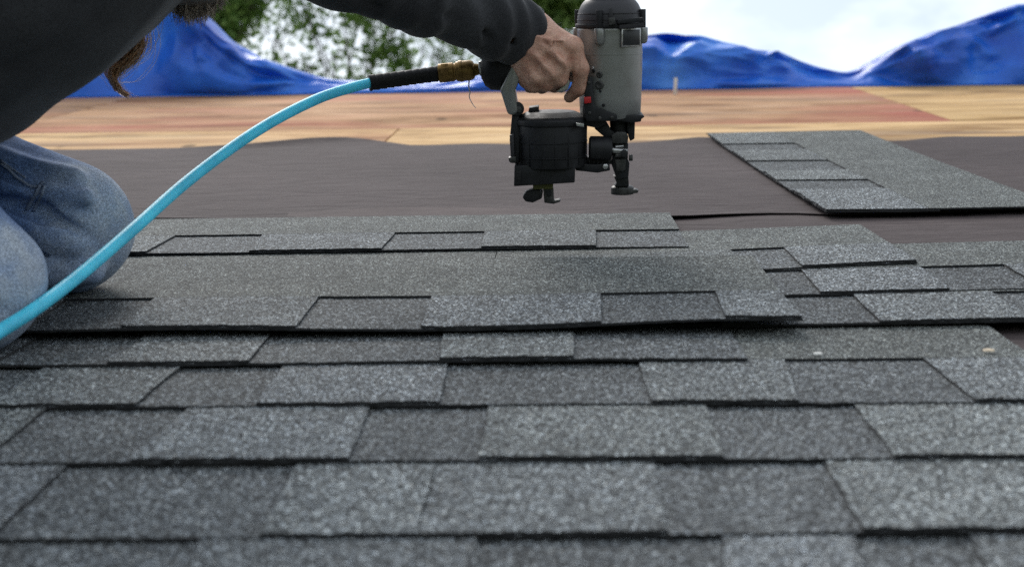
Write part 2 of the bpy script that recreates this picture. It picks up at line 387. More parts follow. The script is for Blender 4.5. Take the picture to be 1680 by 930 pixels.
def catmull(pts, n=8):
    p = [np.asarray(q, float) for q in pts]; p = [2*p[0]-p[1]]+p+[2*p[-1]-p[-2]]; r = []
    for i in range(1, len(p)-2):
        for k in range(n):
            t = k/n
            r.append(0.5*(2*p[i]+(p[i+1]-p[i-1])*t+(2*p[i-1]-5*p[i]+4*p[i+1]-p[i+2])*t*t+(3*p[i]-p[i-1]-3*p[i+1]+p[i+2])*t**3))
    r.append(p[-2]); return r
def tube(pts, rad, n=12, caps=True):
    pts = [np.asarray(p, float) for p in pts]; vs_, fs_, uv = [], [], []
    up = np.array([0.13, 0.31, 0.94]); ln = 0
    for i, p in enumerate(pts):
        t = pts[min(i+1, len(pts)-1)]-pts[max(i-1, 0)]; t = t/(np.linalg.norm(t)+1e-12)
        e1 = up - t*np.dot(up, t); e1 /= np.linalg.norm(e1); up = e1; e2 = np.cross(t, e1)
        if i: ln += np.linalg.norm(p-pts[i-1])
        for k in range(n):
            a = 2*math.pi*k/n; vs_.append(p+(e1*math.cos(a)+e2*math.sin(a))*rad[i]); uv.append((k/n, ln))
    for i in range(len(pts)-1):
        for k in range(n):
            k2 = (k+1) % n; fs_.append((i*n+k, i*n+k2, (i+1)*n+k2, (i+1)*n+k))
    if caps:
        fs_.append(tuple(range(n))[::-1]); fs_.append(tuple((len(pts)-1)*n+k for k in range(n)))
    return vs_, fs_, uv
def strands(name, lines, r0, r1, m_, parent):
    V_, F_ = [], []
    for l in lines:
        v, f, _ = tube(l, list(np.linspace(r0, r1, len(l))), 3, False); o = len(V_); V_ += v; F_ += [tuple(i+o for i in q) for q in f]
    return mesh(name, V_, F_, m_, parent)

def waves(seed, n, freq, aniso=(1, 1, 1)):
    g = np.random.default_rng(seed); k = g.normal(size=(n, 3)); k /= np.linalg.norm(k, axis=1)[:, None]
    k = k*freq*(0.6+0.9*g.random((n, 1)))*np.asarray(aniso); ph = g.random(n)*6.283
    def f(p): return np.sin(p @ k.T + ph).mean(axis=-1)*1.6
    return f

# ---------------------------------------------------------------- smooth solid bodies
def cone(a, b, ra, rb): return (np.asarray(a, float), np.asarray(b, float), float(ra), float(rb))
def d_cone(p, c):
    a, b, ra, rb = c; ab = b-a; L2 = float(ab @ ab)
    t = np.clip(((p-a) @ ab)/L2, 0, 1) if L2 > 1e-12 else np.zeros(p.shape[:-1])
    return np.linalg.norm(p-(a+t[..., None]*ab), axis=-1)-(ra+(rb-ra)*t)
def smin(a, b, k):
    h = np.clip(0.5+0.5*(b-a)/k, 0, 1); return b+(a-b)*h-k*h*(1-h)
def solid(groups, voxel, disp=None, cuts=(), pad=0.02):
    """groups: (cones, blend inside, blend with what came before); cuts: (cone, blend). Returns verts, quads."""
    al = [c for g in groups for c in g[0]]
    lo = np.min([np.minimum(c[0], c[1])-max(c[2], c[3]) for c in al], axis=0)-pad
    hi = np.max([np.maximum(c[0], c[1])+max(c[2], c[3]) for c in al], axis=0)+pad
    B = 12; nb = np.ceil((hi-lo)/voxel/B).astype(int); n = nb*B
    def f(p, c=None, rad=0):
        d = None
        for cs, ki, kj in groups:
            dg = None
            for q in cs:
                if c is not None and float(d_cone(c[None], q)[0]) > rad+0.05: continue
                e = d_cone(p, q); dg = e if dg is None else smin(dg, e, ki)
            if dg is not None: d = dg if d is None else smin(d, dg, kj)
        if d is None: return np.full(p.shape[:-1], 1.0)
        for q, k in cuts:
            if c is not None and float(d_cone(c[None], q)[0]) > rad+0.05: continue
            d = -smin(-d, d_cone(p, q), k)
        if disp is not None: d = d-disp(p)
        return d
    gi = [lo[a]+(np.arange(nb[a])*B+B/2)*voxel for a in range(3)]
    C = np.stack(np.meshgrid(*gi, indexing='ij'), -1); dc = f(C)
    rad = voxel*B*0.5*math.sqrt(3)
    D = np.ones(n+1, dtype=np.float32)
    for s_ in np.ndindex(*nb):
        if dc[s_] < 0: D[tuple(slice(i*B, i*B+B+1) for i in s_)] = -1
    loc = np.stack(np.meshgrid(*[np.arange(B+1)]*3, indexing='ij'), -1)*voxel
    for s_ in zip(*np.nonzero(np.abs(dc) < rad+0.03)):
        o = lo+np.array(s_)*B*voxel
        D[tuple(slice(i*B, i*B+B+1) for i in s_)] = f(loc+o, C[s_], rad)
    S = D < 0
    cnt = np.zeros(n, np.uint8)
    offs = [(i, j, k) for i in (0, 1) for j in (0, 1) for k in (0, 1)]
    for (i, j, k) in offs: cnt += S[i:i+n[0], j:j+n[1], k:k+n[2]]
    ci = np.array(np.nonzero((cnt > 0) & (cnt < 8))).T
    flat = (ci[:, 0]*n[1]+ci[:, 1])*n[2]+ci[:, 2]
    val = np.stack([D[ci[:, 0]+i, ci[:, 1]+j, ci[:, 2]+k] for (i, j, k) in offs], 1)
    acc = np.zeros((len(ci), 3)); num = np.zeros(len(ci))
    for a in range(8):
        for b in range(a+1, 8):
            oa, ob = np.array(offs[a]), np.array(offs[b])
            if np.abs(oa-ob).sum() != 1: continue
            va, vb = val[:, a], val[:, b]; m_ = (va < 0) != (vb < 0)
            t = np.where(m_, va/(va-vb+1e-20), 0)
            acc += np.where(m_[:, None], oa+t[:, None]*(ob-oa), 0); num += m_
    V_ = lo+(ci+acc/num[:, None])*voxel
    F_ = []
    for ax in range(3):
        o1, o2 = [(1, 2), (2, 0), (0, 1)][ax]
        sl0 = [slice(1, -1)]*3; sl0[ax] = slice(0, -1); sl1 = [slice(1, -1)]*3; sl1[ax] = slice(1, None)
        a0, a1 = S[tuple(sl0)], S[tuple(sl1)]
        e = np.array(np.nonzero(a0 != a1)).T
        if not len(e): continue
        inside = a0[tuple(e.T)]
        e = e+1; e[:, ax] -= 1
        q = []
        for d1, d2 in ((0, 0), (-1, 0), (-1, -1), (0, -1)):
            c_ = e.copy(); c_[:, o1] += d1; c_[:, o2] += d2
            q.append(np.searchsorted(flat, (c_[:, 0]*n[1]+c_[:, 1])*n[2]+c_[:, 2]))
        q = np.stack(q, 1); q[~inside] = q[~inside][:, ::-1]; F_.append(q)
    return V_, np.concatenate(F_)

# ================================================================ THE SETTING
v_ridge = float((P(120, 158, 0)[1]+P(1680, 141, 0)[1])/2)
v_board = float((P(0, 221, 0)[1]+P(1680, 196, 0)[1])/2)
back = lambda s: (v_ridge + s*math.cos(2*PITCH), -s*math.sin(2*PITCH))
bv, bw = back(5.5)
roof = MB().poly([(x, y, z) for x in (-6.0, 6.0) for (y, z) in ((-2.6, -0.0125), (v_ridge, -0.0125), (bv, bw-0.0125), (bv, bw-0.2), (v_ridge, -0.22), (-2.6, -0.2))],
    [(0, 1, 7, 6), (1, 2, 8, 7), (2, 3, 9, 8), (3, 4, 10, 9), (4, 5, 11, 10), (5, 0, 6, 11), (0, 5, 4, 3, 2, 1), (6, 7, 8, 9, 10, 11)]).build('roof', M_FRAME, bevel=0)
tag(roof, 'shingled roof slope with bare plywood near its ridge', None, None, 'structure')
gp = np.array([W((x, y, 0)) for x in (-1, 1) for y in (0, 1)])
def ground_mat():
    m, t, b = mat('lawn'); n = N(t, 'ShaderNodeTexNoise', Scale=0.6, Detail=8.0); L(t, objco(t), n.inputs['Vector'])
    r = ramp(t, [(0.3, (0.03, 0.055, 0.015)), (0.7, (0.075, 0.10, 0.03))]); L(t, n.outputs['Fac'], r.inputs[0]); L(t, r.outputs[0], b.inputs['Base Color']); b.inputs['Roughness'].default_value = 0.9
    bump(t, b, n.outputs['Fac'], 0.6, 0.1); return m
GZ = -4.6
g = mesh('ground', [(-900, -900, GZ), (900, -900, GZ), (900, 900, GZ), (-900, 900, GZ)], [(0, 1, 2, 3)], ground_mat(), mw=Matrix.Identity(4)); tag(g, kind='structure')

# plywood sheets
uj = float(P(1560, 197, 0)[0]); uj2 = float(P(625, 238, 0)[0])
def sheet(u0, u1, v0, v1, m_, label):
    gap = 0.0022; b_ = MB().box(((u0+u1)/2, (v0+v1)/2, -0.006), (u1-u0-2*gap, v1-v0-2*gap, 0.012))
    o = b_.build('plywood_sheet', m_, roof, 0.001); o['label'] = label; return o
PINK, TAN = (0.50, 0.29, 0.16), (0.53, 0.335, 0.155)
RED = (0.44, 0.13, 0.105)
sheet(uj-2.44, uj, v_board, v_ridge, plywood('plywood_pink', PINK, RED, 0.85, uj, 1.0), 'pinkish plywood sheet with red stain')
sheet(uj, uj+2.44, v_board, v_ridge, plywood('plywood_tan', TAN, RED, 0.0, 9, 4.0), 'clean tan plywood sheet by the ridge')
sheet(uj-4.88, uj-2.44, v_board, v_ridge, plywood('plywood_pink_weathered', PINK, RED, 0.7, 9, 8.0), 'weathered pinkish plywood sheet')
for i, (a, b_) in enumerate(((uj2-4.88, uj2-2.44), (uj2-2.44, uj2), (uj2, uj2+2.44), (uj2+2.44, uj2+4.88))):
    sheet(a, b_, v_board-1.22, v_board, plywood('plywood_lower', (0.54, 0.345, 0.165), RED, 0.25 if i == 1 else 0.05, 9, 11.0+i*2), 'tan plywood sheet along the felt')

# felt underlayment: each roll a rippled sheet with a lifted edge
def felt(u0, u1, lo_f, hi_f, w0, seed, lift_lo=0.0):
    nu, nv = 150, 26; f1 = waves(seed, 7, 7.0, (1, 0.8, 0)); f2 = waves(seed+1, 6, 22.0, (1, 0.3, 0)); V_, F_ = [], []
    for lay in (0, 1):
        for i in range(nu+1):
            u = u0+(u1-u0)*i/nu; a, b_ = lo_f(u), hi_f(u)
            for j in range(nv+1):
                t = j/nv; t = t*t*(3-2*t) if lift_lo else t; v = a+(b_-a)*t; p = np.array([[u, v, 0]])
                wv = w0+0.0012*(1+f1(p)[0])*0.6+0.0008*(1+f2(p)[0])*0.4
                if lift_lo: wv += lift_lo*max(0, 1-(v-a)/0.05)**2*(0.55+0.45*math.sin(u*9+1.0))
                wv += 0.010*max(0, 1-(b_-v)/0.06)**2*max(0, math.sin(u*6.0+seed))
                V_.append((u, v, wv-(0.0011 if lay else 0)))
    K = (nu+1)*(nv+1)
    for i in range(nu):
        for j in range(nv):
            q = [i*(nv+1)+j, (i+1)*(nv+1)+j, (i+1)*(nv+1)+j+1, i*(nv+1)+j+1]; F_.append(tuple(q)); F_.append(tuple(x+K for x in q[::-1]))
    for i in range(nu):
        for j in (0, nv):
            a, b_ = i*(nv+1)+j, (i+1)*(nv+1)+j; F_.append((a, a+K, b_+K, b_) if j == 0 else (a, b_, b_+K, a+K))
    return mesh('roofing_felt', V_, F_, M_FELT, roof)
ue = np.array([P(x, y, 0.003)[:2] for x, y in ((-700, 246), (0, 246), (120, 249), (260, 245), (400, 242), (520, 234), (580, 233), (680, 241), (800, 236), (900, 240), (1040, 236), (1150, 231), (1300, 238), (1480, 234), (1560, 226), (1680, 224), (2100, 222))])
top_f = lambda u: float(np.interp(u, ue[:, 0], ue[:, 1]))+0.01*math.sin(u*11)+0.006*math.sin(u*23+1)
le = np.array([P(x, y, 0.004)[:2] for x, y in ((-600, 368), (0, 366), (1110, 360), (1200, 354), (1290, 351), (1370, 354), (1480, 352), (1680, 350), (2200, 344))])
low_f = lambda u: float(np.interp(u, le[:, 0], le[:, 1]))
felt(-3.0, 3.0, low_f, top_f, 0.0042, 5, 0.006)
felt(-3.0, 3.0, lambda u: -1.2, lambda u: low_f(u)+0.08, 0.0018, 9)

# ---------------------------------------------------------------- shingles
EXPO, HT, TABH, TK = 0.147, 0.337, 0.151, 0.0024
def slab(uL, uR, s0, s1, elev, tk, step, rag, seed, mats, name, place, parent, mw=None):
    """strip between the curves uL(s), uR(s) for s in s0..s1, bending with elev(u, s); granules on top, asphalt on edges and underside"""
    g = np.random.default_rng(seed)
    wd = abs(uR(s0)-uL(s0)); nu = max(2, int(wd/step)); ns = max(2, int((s1-s0)/0.022))
    r0 = g.normal(0, rag, nu+1); r0 = r0+np.interp(np.arange(nu+1), np.linspace(0, nu, 6), g.normal(0, rag*0.8, 6))
    V_ = []
    for lay in (0, 1):
        for i in range(nu+1):
            for j in range(ns+1):
                s = s0+(s1-s0)*j/ns; u = uL(s)+(uR(s)-uL(s))*i/nu
                if i in (0, nu): u += g.normal(0, rag*0.5)
                sv = s + (r0[i] if j == 0 else 0)
                V_.append(place(u, sv, elev(u, s)+(tk if lay == 0 else 0)))
    K = (nu+1)*(ns+1); F_, I_ = [], []
    for i in range(nu):
        for j in range(ns):
            q = (i*(ns+1)+j, (i+1)*(ns+1)+j, (i+1)*(ns+1)+j+1, i*(ns+1)+j+1); F_.append(q); I_.append(0)
            F_.append(tuple(x+K for x in q[::-1])); I_.append(1)
    def wall(a, b_): F_.append((a, a+K, b_+K, b_)); I_.append(1)
    for i in range(nu):
        wall(i*(ns+1), (i+1)*(ns+1)); wall((i+1)*(ns+1)+ns, i*(ns+1)+ns)
    for j in range(ns):
        wall(j+1, j); wall(nu*(ns+1)+j, nu*(ns+1)+j+1)
    return mesh(name, V_, F_, mats, parent, False, I_, mw=mw)

SEED = [100]
def shingle(u0, u1, vfun, gaps, elev, parent=roof, height=HT, name='shingle', mw=None, tone=None):
    """u0, u1: ends; gaps: (left at top, right at top, left at butt, right at butt); a laminated shingle: full sheet, tabs and a backing strip"""
    SEED[0] += 17; g = np.random.default_rng(SEED[0]); tn = tone if tone else float(g.uniform(0.9, 1.1))
    place = lambda u, s, wz: (u, vfun(u)+s, wz)
    top = lambda u, s: elev(u, s)+TK+0.0002
    eL = lambda s: u0; eR = lambda s: u1
    hl = slab(eL, eR, TABH, height, top, TK, 0.02, 0.0004, SEED[0], [M_HEAD, M_ASPH], name, place, parent, mw)
    hl.color = (tn, tn, tn, 1)
    bk = slab(eL, eR, 0.0, TABH+0.016, elev, TK, 0.006, 0.0008, SEED[0]+1, [M_TAB, M_ASPH], 'backing', place, hl, mw)
    bt = float(g.uniform(0.63, 0.80)); bk.color = (bt, bt, bt*1.02, 1)
    gs = sorted(gaps, key=lambda q: q[0]+q[2])
    edges = [(u0, u0)]
    for (a, b_, c, d) in gs: edges += [(a, c), (b_, d)]
    edges.append((u1, u1))
    for i in range(0, len(edges)-1, 2):
        (at, ab), (bt_, bb) = edges[i], edges[i+1]
        at, ab = max(at, u0), max(ab, u0); bt_, bb = min(bt_, u1), min(bb, u1)
        if bt_-at < 0.006 or bb-ab < 0.006: continue
        fl = lambda s, t=at, b2=ab: b2+(t-b2)*s/TABH
        fr = lambda s, t=bt_, b2=bb: b2+(t-b2)*s/TABH
        tb = slab(fl, fr, 0.0, TABH-0.0004, top, TK, 0.006, 0.0009, SEED[0]+5+i, [M_TAB, M_ASPH], 'tab', place, hl, mw)
        k = tn*float(g.uniform(0.87, 1.13)); tb.color = (k, k, k*float(g.uniform(0.98, 1.03)), 1)
    return hl
def std_elev(seed, lift=0.0, e0=0.0125, amp=0.0014, height=HT):
    f = waves(seed, 5, 9.0, (1, 0, 0))
    def e(u, s):
        k = max(0.0, 1-s/height)
        return 0.0060*min(1, s/height)*0.75+e0*k+0.0010+(lift+amp*(0.6+float(f(np.array([[u, 0, 0]]))[0])))*k*k
    return e
def gaps_px(lst, yt, yb):
    r = []
    for g_ in lst:
        a, b_, c, d = g_[:4]; y0, y1 = (g_[4], g_[5]) if len(g_) > 4 else (yt, yb)
        r.append((P(a, y0)[0], P(b_, y0)[0], P(c, y1)[0], P(d, y1)[0]))
    # the measured top lies where the next course covers the tab: carry the edge on to the tab's own top
    vt, vb = P(840, yt)[1], P(840, yb)[1]; k = TABH/(vt-vb)
    return [(c+(a-c)*k, d+(b_-d)*k, c, d) for a, b_, c, d in r]
def butt(pts, wz=SURF):
    q = np.array([P(x, y, wz) for x, y in pts]); k = np.polyfit(q[:, 0], q[:, 1], 1)
    return lambda u: float(k[0]*u+k[1])
def filler(g, lo, hi, known):
    """carry the tab pattern on beyond what the frame shows"""
    r = list(known); kl = min([x[2] for x in known], default=0.3); kr = max([x[3] for x in known], default=-0.3)
    u = kl-0.12
    while u > lo+0.1:
        wd = g.uniform(0.09, 0.17); r.append((u-wd, u, u-wd-0.004, u+0.004)); u -= wd+g.uniform(0.12, 0.19)
    u = kr+0.15
    while u < hi-0.1:
        wd = g.uniform(0.09, 0.17); r.append((u, u+wd, u-0.004, u+wd+0.004)); u += wd+g.uniform(0.12, 0.19)
    return r
def course(vf, gaps, ends, joints, seed, lift=0.0, **kw):
    g = np.random.default_rng(seed); lo, hi = ends; gs = filler(g, lo, hi, gaps)
    cuts = [lo]+sorted(joints)+[hi]; el = std_elev(seed, lift)
    for a, b_ in zip(cuts[:-1], cuts[1:]): shingle(a+0.0006, b_-0.0006, vf, gs, el, **kw)

LO, HI = -1.15, 1.05
vB = butt([(0, 877), (330, 874), (840, 868), (1300, 866), (1680, 870)])
down = lambda n: (lambda u: vB(u)-EXPO*n)
for n in (4, 3, 2): course(down(n), [], (LO, HI), [-0.6+0.11*n, 0.35-0.1*n], 20+n)
course(down(1), gaps_px([(-120, 335, -180, 300), (787, 1180, 785, 1192), (1395, 1590, 1420, 1640)], 885, 985), (LO, HI), [P(340, 900)[0]-0.02, 0.62], 31)
course(vB, gaps_px([(98, 482, 0, 432), (1076, 1362, 1096, 1412)], 765, 862), (LO, HI), [P(704, 800)[0]], 32)
vC = butt([(0, 757), (500, 752), (840, 747), (1300, 748), (1680, 749)])
course(vC, gaps_px([(66, 298, -18, 222), (603, 800, 575, 788), (1163, 1412, 1185, 1465)], 672, 745), (LO, HI), [P(1320, 720)[0]+0.2, -0.62], 33)
vD = butt([(0, 664), (500, 661), (840, 658), (1300, 657), (1680, 655)])
uD = float(P(1642, 537)[0])
course(vD, gaps_px([(287, 460, 228, 424), (732, 1052, 722, 1068), (1293, 1538, 1310, 1600)], 602, 656), (LO, uD), [uD-1.0], 34)
vE = butt([(0, 598), (400, 596), (840, 592), (1222, 586)])
uE = float(P(1226, 586)[0])
course(vE, gaps_px([(70, 243, 0, 182), (443, 728, 410, 721), (942, 1300, 942, 1300)], 545, 592), (LO, uE), [uE-1.0], 35, 0.002)
# the next course was slipped in over the two above it and stands up from the slope
WF = 0.0275
vF = butt([(40, 540), (500, 534), (840, 530), (1310, 527)], WF)
PF = lambda x, y: float(P(x, y, WF)[0])
uF = PF(1317, 526)
def elevF(u, s):
    k = max(0, 1-s/HT); t = np.clip((u+0.05)/0.35, 0, 1); l = np.clip((-u-0.12)/0.25, 0, 1)
    return 0.0194+0.0012*(1-k)+(0.0028+0.0085*t*math.exp(-((u-0.14)/0.17)**2)+0.0015*l+0.0012*math.sin(u*13))*k*k
gF = [(PF(116, 483), PF(262, 480), PF(52, 532), PF(205, 531)), (PF(527, 479), PF(710, 479), PF(490, 528), PF(692, 528)), (PF(985, 475), PF(1173, 476), PF(985, 523), PF(1188, 524))]
shingle(uF-1.0, uF, vF, gF, elevF, height=0.372)
shingle(LO, uF-1.0-0.001, vF, [(-1.0, -0.86, -1.0, -0.86)], elevF, height=0.372)
vF2 = butt([(1330, 529), (1440, 525), (1680, 523)])
uF2 = float(P(1180, 524)[0])
course(vF2, gaps_px([(1240, 1403, 1240, 1440)], 482, 523), (uF2, HI+0.1), [], 36)
vG = butt([(1295, 480), (1500, 474), (1680, 470)])
course(vG, gaps_px([(1215, 1312, 1225, 1340), (1512, 1656, 1556, 1712)], 434, 471), (float(P(1150, 475)[0]), HI+0.2), [], 37)
vJ = butt([(1268, 438), (1400, 432), (1503, 428)])
uJ = float(P(1503, 427)[0])
shingle(uJ-0.5+0.001, uJ, vJ, gaps_px([(1196, 1286, 1215, 1312)], 402, 431), std_elev(38))
shingle(uJ-1.5, uJ-0.5, lambda u: vJ(u)+0.004, [], std_elev(41))
vI = butt([(215, 412), (620, 408), (1130, 401)])
uI = float(P(1131, 401)[0])
course(vI, gaps_px([(290, 433, 250, 415), (646, 794, 628, 790), (978, 1118, 978, 1128)], 380, 405), (uI-1.35, uI), [uI-1.0], 39, 0.0)

# the loose shingle lying across the felt
o_ = P(1160, 222, 0.012); c_ = P(1355, 350, 0.012)
ang = math.atan2(c_[1]-o_[1], c_[0]-o_[0]); ln = math.hypot(c_[1]-o_[1], c_[0]-o_[0])
mwl = M @ Matrix.Translation(Vector((o_[0], o_[1], 0.0085))) @ Matrix.Rotation(ang, 4, 'Z')
fl_ = waves(77, 4, 6.0, (1, 1, 0))
def elevL(u, s): return 0.0006+0.0030*(1+float(fl_(np.array([[u, s, 0]]))[0])*0.5)*(0.4+abs(u/ln-0.5))+0.006*max(0, u/ln-0.8)*max(0, 1-s/0.1)
gl = []
tq = [ln*k for k in (0.0, 0.17, 0.425, 0.655, 0.86)]
gl = [(ln*0.19, ln*0.29, ln*0.185, ln*0.29), (ln*0.45, ln*0.58, ln*0.44, ln*0.58), (ln*0.70, ln*0.80, ln*0.69, ln*0.80)]
loose = shingle(0, ln, lambda u: 0.0, gl, elevL, parent=None, name='loose_shingle', mw=mwl, height=0.345, tone=1.05)
tag(loose, 'loose grey asphalt shingle lying crosswise on the brown felt', 'shingle')

# ================================================================ BLUE TARP
sil = np.array([(-700, -40), (-300, -70), (100, -60), (240, -30), (300, -4), (335, 25), (380, 72), (430, 102), (490, 121), (545, 134), (640, 138), (700, 135), (770, 127), (850, 122), (900, 113), (950, 98), (1000, 78), (1050, 61), (1100, 55), (1150, 62), (1220, 82), (1290, 93), (1340, 112), (1375, 121), (1395, 121), (1430, 101), (1480, 76), (1530, 56), (1600, 35), (1650, 20), (1680, 14), (1800, -18), (2100, -10), (2500, 40)], float)
vc = v_ridge+0.13
cr = np.array([A(x, y, vc) for x, y in sil])
def tarp():
    u0, u1 = cr[0, 0], cr[-1, 0]; nu, nv = 520, 80; f1 = waves(31, 9, 5.5, (1, 1.4, 0)); f2 = waves(32, 9, 13.0, (1, 1, 0)); f3 = waves(33, 9, 30.0, (1, 1, 0))
    V_ = []
    folds = []                                  # long creases running over the heap: (u, t) start and end, height, width
    def uu(x, y): return float(A(x, y, vc)[0])
    for (x0, t0, x1, t1, h, wd) in ((1050, .62, 1240, .52, .030, .10), (1030, .42, 1330, .40, .034, .09), (1040, .2, 1400, .22, .03, .10), (1180, .75, 1380, .35, .02, .07),
                                    (1400, .30, 1560, .55, .05, .12), (1560, .55, 1640, .62, .045, .12), (1420, .12, 1660, .34, .04, .10), (1500, .75, 1700, .85, .04, .11), (1540, .2, 1720, .1, .04, .1), (1450, .62, 1620, .9, .03, .08),
                                    (120, .3, 330, .55, .05, .12), (200, .75, 420, .35, .045, .1), (330, .3, 540, .25, .035, .12), (230, .15, 520, .1, .03, .1), (280, .95, 330, .5, .04, .08), (360, .6, 520, .3, .03, .07), (560, .4, 900, .5, .02, .2), (880, .2, 1040, .5, .03, .12),
                                    (60, .5, 250, .9, .04, .1), (620, .2, 820, .25, .015, .15)):
        folds.append((uu(x0, 100), t0, uu(x1, 100), t1, h, wd))
    us = np.linspace(u0, u1, nu+1); Hh = np.interp(us, cr[:, 0], cr[:, 2]); Hh = np.convolve(np.pad(Hh, 1, 'edge'), np.ones(3)/3, 'valid')
    foot = np.array([0.055+0.03*math.sin(u*5.1)+0.02*math.sin(u*11.7+1) for u in us])
    T = np.linspace(0, 1, nv+1)
    for i, u in enumerate(us):
        h = Hh[i]
        for t in T:
            if t <= 0.55:                        # up the near face
                q = t/0.55; v = v_ridge-foot[i]*0.6+(vc-v_ridge+foot[i]*0.6)*(q**1.25); z = 0.006+h*math.sin(q*math.pi/2)**0.9*1.0
            else:
                q = (t-0.55)/0.45; v = vc+q*0.55; z = h*math.cos(q*math.pi/2)+(-0.58*0.55)*q*q
                z = max(z, -(v-v_ridge)*math.tan(2*PITCH)+0.006)
            V_.append((u, v, z))
    V_ = np.array(V_).reshape(nu+1, nv+1, 3)
    tt = np.broadcast_to(T[None], (nu+1, nv+1)); ug = np.broadcast_to(us[:, None], (nu+1, nv+1))
    pp = np.stack([ug, tt*0.5, np.zeros_like(ug)], -1)
    d = 0.020*(1-2*np.abs(f1(pp)))+0.010*(0.7-1.6*np.abs(f2(pp)))+0.004*(0.7-1.6*np.abs(f3(pp)))
    for (ua, ta, ub, tb_, h, wd) in folds:
        a = np.array([ua, ta*0.5*0.55]); b_ = np.array([ub, tb_*0.5*0.55]); ab = b_-a
        q = np.clip(((ug-a[0])*ab[0]+(tt*0.5-a[1])*ab[1])/(ab@ab), 0, 1)
        dd = np.hypot(ug-a[0]-q*ab[0], tt*0.5-a[1]-q*ab[1]); d = d+h*np.maximum(0, 1-dd/(wd*0.5))**1.3*np.sin(np.pi*(0.12+0.76*q))
    from mathutils.geometry import delaunay_2d_cdt
    gc = np.random.default_rng(12)
    def facets(du, dt, amp, skew):              # a stiff sheet crumples into flat facets that meet in straight creases
        pts = []
        for a in np.arange(u0-0.3, u1+0.3, du):
            for b_ in np.arange(-0.1, 0.65, dt): pts.append(Vector((a+gc.uniform(-.48, .48)*du+skew*b_, b_+gc.uniform(-.48, .48)*dt)))
        vv, _, ff, *_r = delaunay_2d_cdt(pts, [], [], 0, 1e-6)
        vv = np.array([tuple(v) for v in vv]); hh = gc.uniform(-amp, amp, len(vv)); o_ = np.zeros(ug.shape)
        du_ = us[1]-us[0]
        for f in ff:
            a, b_, c = vv[f[0]], vv[f[1]], vv[f[2]]
            i0 = max(0, int((min(a[0], b_[0], c[0])-u0)/du_)); i1 = min(nu+1, int((max(a[0], b_[0], c[0])-u0)/du_)+2)
            if i1 <= i0: continue
            den = (b_[1]-c[1])*(a[0]-c[0])+(c[0]-b_[0])*(a[1]-c[1])
            if abs(den) < 1e-9: continue
            X, Y = ug[i0:i1], tt[i0:i1]*0.5
            l1 = ((b_[1]-c[1])*(X-c[0])+(c[0]-b_[0])*(Y-c[1]))/den; l2 = ((c[1]-a[1])*(X-c[0])+(a[0]-c[0])*(Y-c[1]))/den; l3 = 1-l1-l2
            m_ = (l1 >= -1e-6) & (l2 >= -1e-6) & (l3 >= -1e-6)
            o_[i0:i1][m_] = (l1*hh[f[0]]+l2*hh[f[1]]+l3*hh[f[2]])[m_]
        return o_
    d = d*0.55+facets(0.30, 0.095, 0.085, 0.5)+facets(0.13, 0.055, 0.042, -0.7)+facets(0.055, 0.03, 0.014, 0.4)
    env = np.clip(Hh/0.10, 0.15, 1.0)[:, None]*np.sin(np.pi*np.clip(tt, 0, 1))**0.5
    face = np.clip((0.55-tt)/0.12, 0, 1)
    V_[..., 1] -= d*env*face*1.3
    V_[..., 2] += d*env*(0.35*face*(tt > 0.06)+0.10*(1-face)) 
    V_ = V_.reshape(-1, 3); F_ = []
    for i in range(nu):
        for j in range(nv): F_.append((i*(nv+1)+j, (i+1)*(nv+1)+j, (i+1)*(nv+1)+j+1, i*(nv+1)+j+1))
    base = (0.0, v_ridge, 0.0)
    o = mesh('tarp', V_, F_, M_TARP, None, True, base=base)
    return tag(o, 'crumpled blue plastic tarp heaped along the roof ridge', 'tarp')
tarp()
p0 = A(1108, 154, v_ridge-0.16); st = P(1108, 156, 0.0)
tag(MB().box((st[0], st[1], 0.026), (0.0105, 0.006, 0.056), Matrix.Rotation(math.radians(3), 3, 'Y')).build('wooden_stake', M_WHITE, None, 0.001, base=(st[0], st[1], 0)), 'thin white stick standing on plywood before the tarp', 'stick')
for (x, y, s, m_, lb) in ((1342, 580, 1.0, M_WHITE, 'tiny white wood chip lying above the notched shingle tab'), (1622, 575, 1.25, M_CREAM, 'tiny pale orange wood chip beside the felt gap')):
    q = P(x, y, 0.0172)
    cb = MB().poly([q+np.array(t)*np.array([s, s*0.8, s*0.55]) for t in ((-0.0042, -0.003, 0), (0.003, -0.004, 0.0002), (0.0046, 0.001, 0), (0.001, 0.0042, 0.0004), (-0.004, 0.002, 0), (-0.0036, -0.002, 0.0016), (0.0028, -0.003, 0.0022), (0.004, 0.001, 0.0015), (0.0006, 0.0035, 0.002), (-0.003, 0.0014, 0.0021))],
        [(4, 3, 2, 1, 0), (5, 6, 7, 8, 9), (0, 1, 6, 5), (1, 2, 7, 6), (2, 3, 8, 7), (3, 4, 9, 8), (4, 0, 5, 9)])
    tag(cb.build('wood_chip', m_, None, 0, base=q), lb, 'wood chip', 'wood chips on the shingles')

